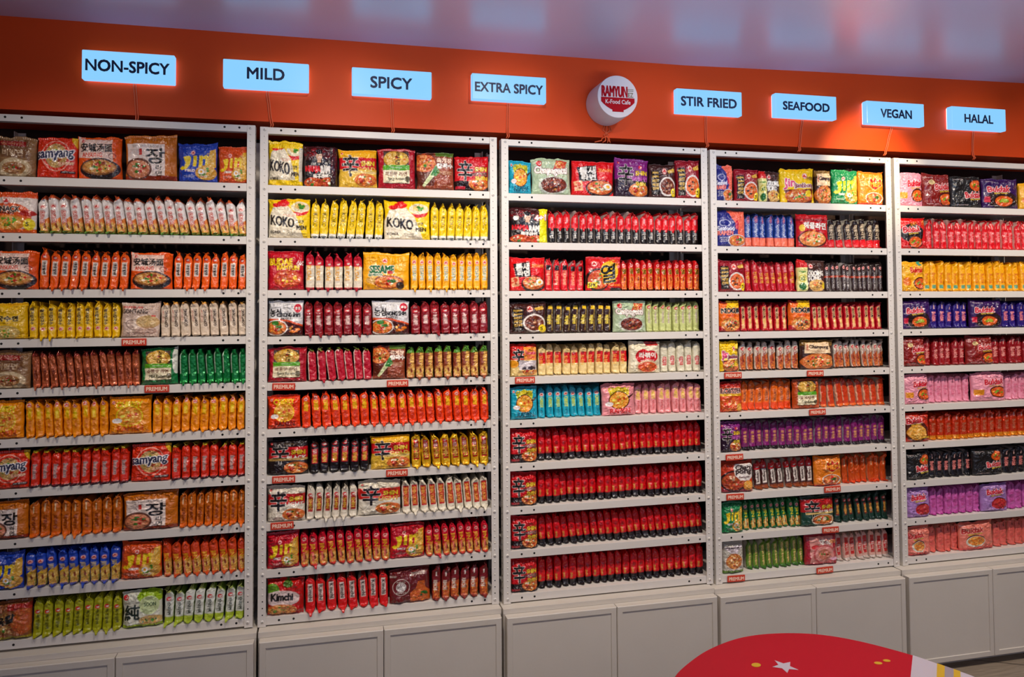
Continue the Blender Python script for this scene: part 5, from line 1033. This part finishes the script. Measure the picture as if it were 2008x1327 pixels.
def clip(poly, a, b):
    """keep what lies to the right of the line a->b"""
    out = []; n = len(poly)
    sd = lambda p: (b[0] - a[0]) * (p[1] - a[1]) - (b[1] - a[1]) * (p[0] - a[0])
    for i in range(n):
        p, q = poly[i], poly[(i + 1) % n]; sp_, sq = sd(p), sd(q)
        if sp_ <= 0: out.append(p)
        if sp_ * sq < 0: t = sp_ / (sp_ - sq); out.append((p[0] + (q[0] - p[0]) * t, p[1] + (q[1] - p[1]) * t))
    return out
disc = [(rad[i] * .990 * math.cos(ang[i]), rad[i] * .990 * math.sin(ang[i])) for i in range(NT)]
def band_between(p, q, p2, q2, name, m, z):
    d = disc
    d = clip(d, q, p)
    if p2: d = clip(d, p2, q2)
    if len(d) > 2: flat(name, d, m, z)
L0 = ((1.444 - TX, -1.328 - TY_), (1.367 - TX, -1.410 - TY_))
def off(L, k):
    dx, dy = L[1][0] - L[0][0], L[1][1] - L[0][1]; l = math.hypot(dx, dy); nx_, ny_ = -dy / l, dx / l
    return ((L[0][0] + nx_ * k, L[0][1] + ny_ * k), (L[1][0] + nx_ * k, L[1][1] + ny_ * k))
def strip(k0, k1, name, m, z):
    a = off(L0, k0); d = clip(disc, a[1], a[0])
    if k1 is not None: b2 = off(L0, k1); d = clip(d, b2[0], b2[1])
    if len(d) > 2: flat(name, d, m, z)
strip(0, None, 'cream_end_print', M_TC, TH + .0002)
strip(.046, .060, 'yellow_stripe_print', M_TY, TH + .0010)
strip(.060, .076, 'grey_stripe_print', M_TG, TH + .0010)
strip(.076, .088, 'yellow_stripe_print', M_TY, TH + .0010)
def ell(cx, cy, a, b, th, n=24): return [(cx + a * math.cos(t) * math.cos(th) - b * math.sin(t) * math.sin(th), cy + a * math.cos(t) * math.sin(th) + b * math.sin(t) * math.cos(th)) for t in [2 * math.pi * i / n for i in range(n)]]
flat('dot_print', ell(1.092 - TX, -1.288 - TY_, .0105, .0085, .3), M_TY, TH + .0002)
flat('dot_print', ell(1.345 - TX, -1.343 - TY_, .0085, .006, -.2), M_TY, TH + .0002)
flat('dot_print', ell(1.370 - TX, -1.338 - TY_, .0078, .0055, -.2), M_TY, TH + .0002)
st = []
for i in range(10):
    q = .026 if i % 2 == 0 else .0115; t = math.pi * i / 5 + 1.75; st.append((1.146 - TX + q * math.cos(t), -1.308 - TY_ + q * math.sin(t) * 1.15))
flat('star_print', st, M_TC, TH + .0002)
def cyl(name, r0, r1, z0, z1, m, n=40):
    v = [(r0 * math.cos(2 * math.pi * i / n), r0 * math.sin(2 * math.pi * i / n), z0) for i in range(n)] + [(r1 * math.cos(2 * math.pi * i / n), r1 * math.sin(2 * math.pi * i / n), z1) for i in range(n)]
    return mk(name, v, [tuple(range(n))[::-1], tuple(n + i for i in range(n))] + [(i, (i + 1) % n, n + (i + 1) % n, n + i) for i in range(n)], m, r, False)
cyl('pedestal', .032, .032, .02, TH - .028, M_TL); cyl('base', .22, .20, 0, .02, M_TL)
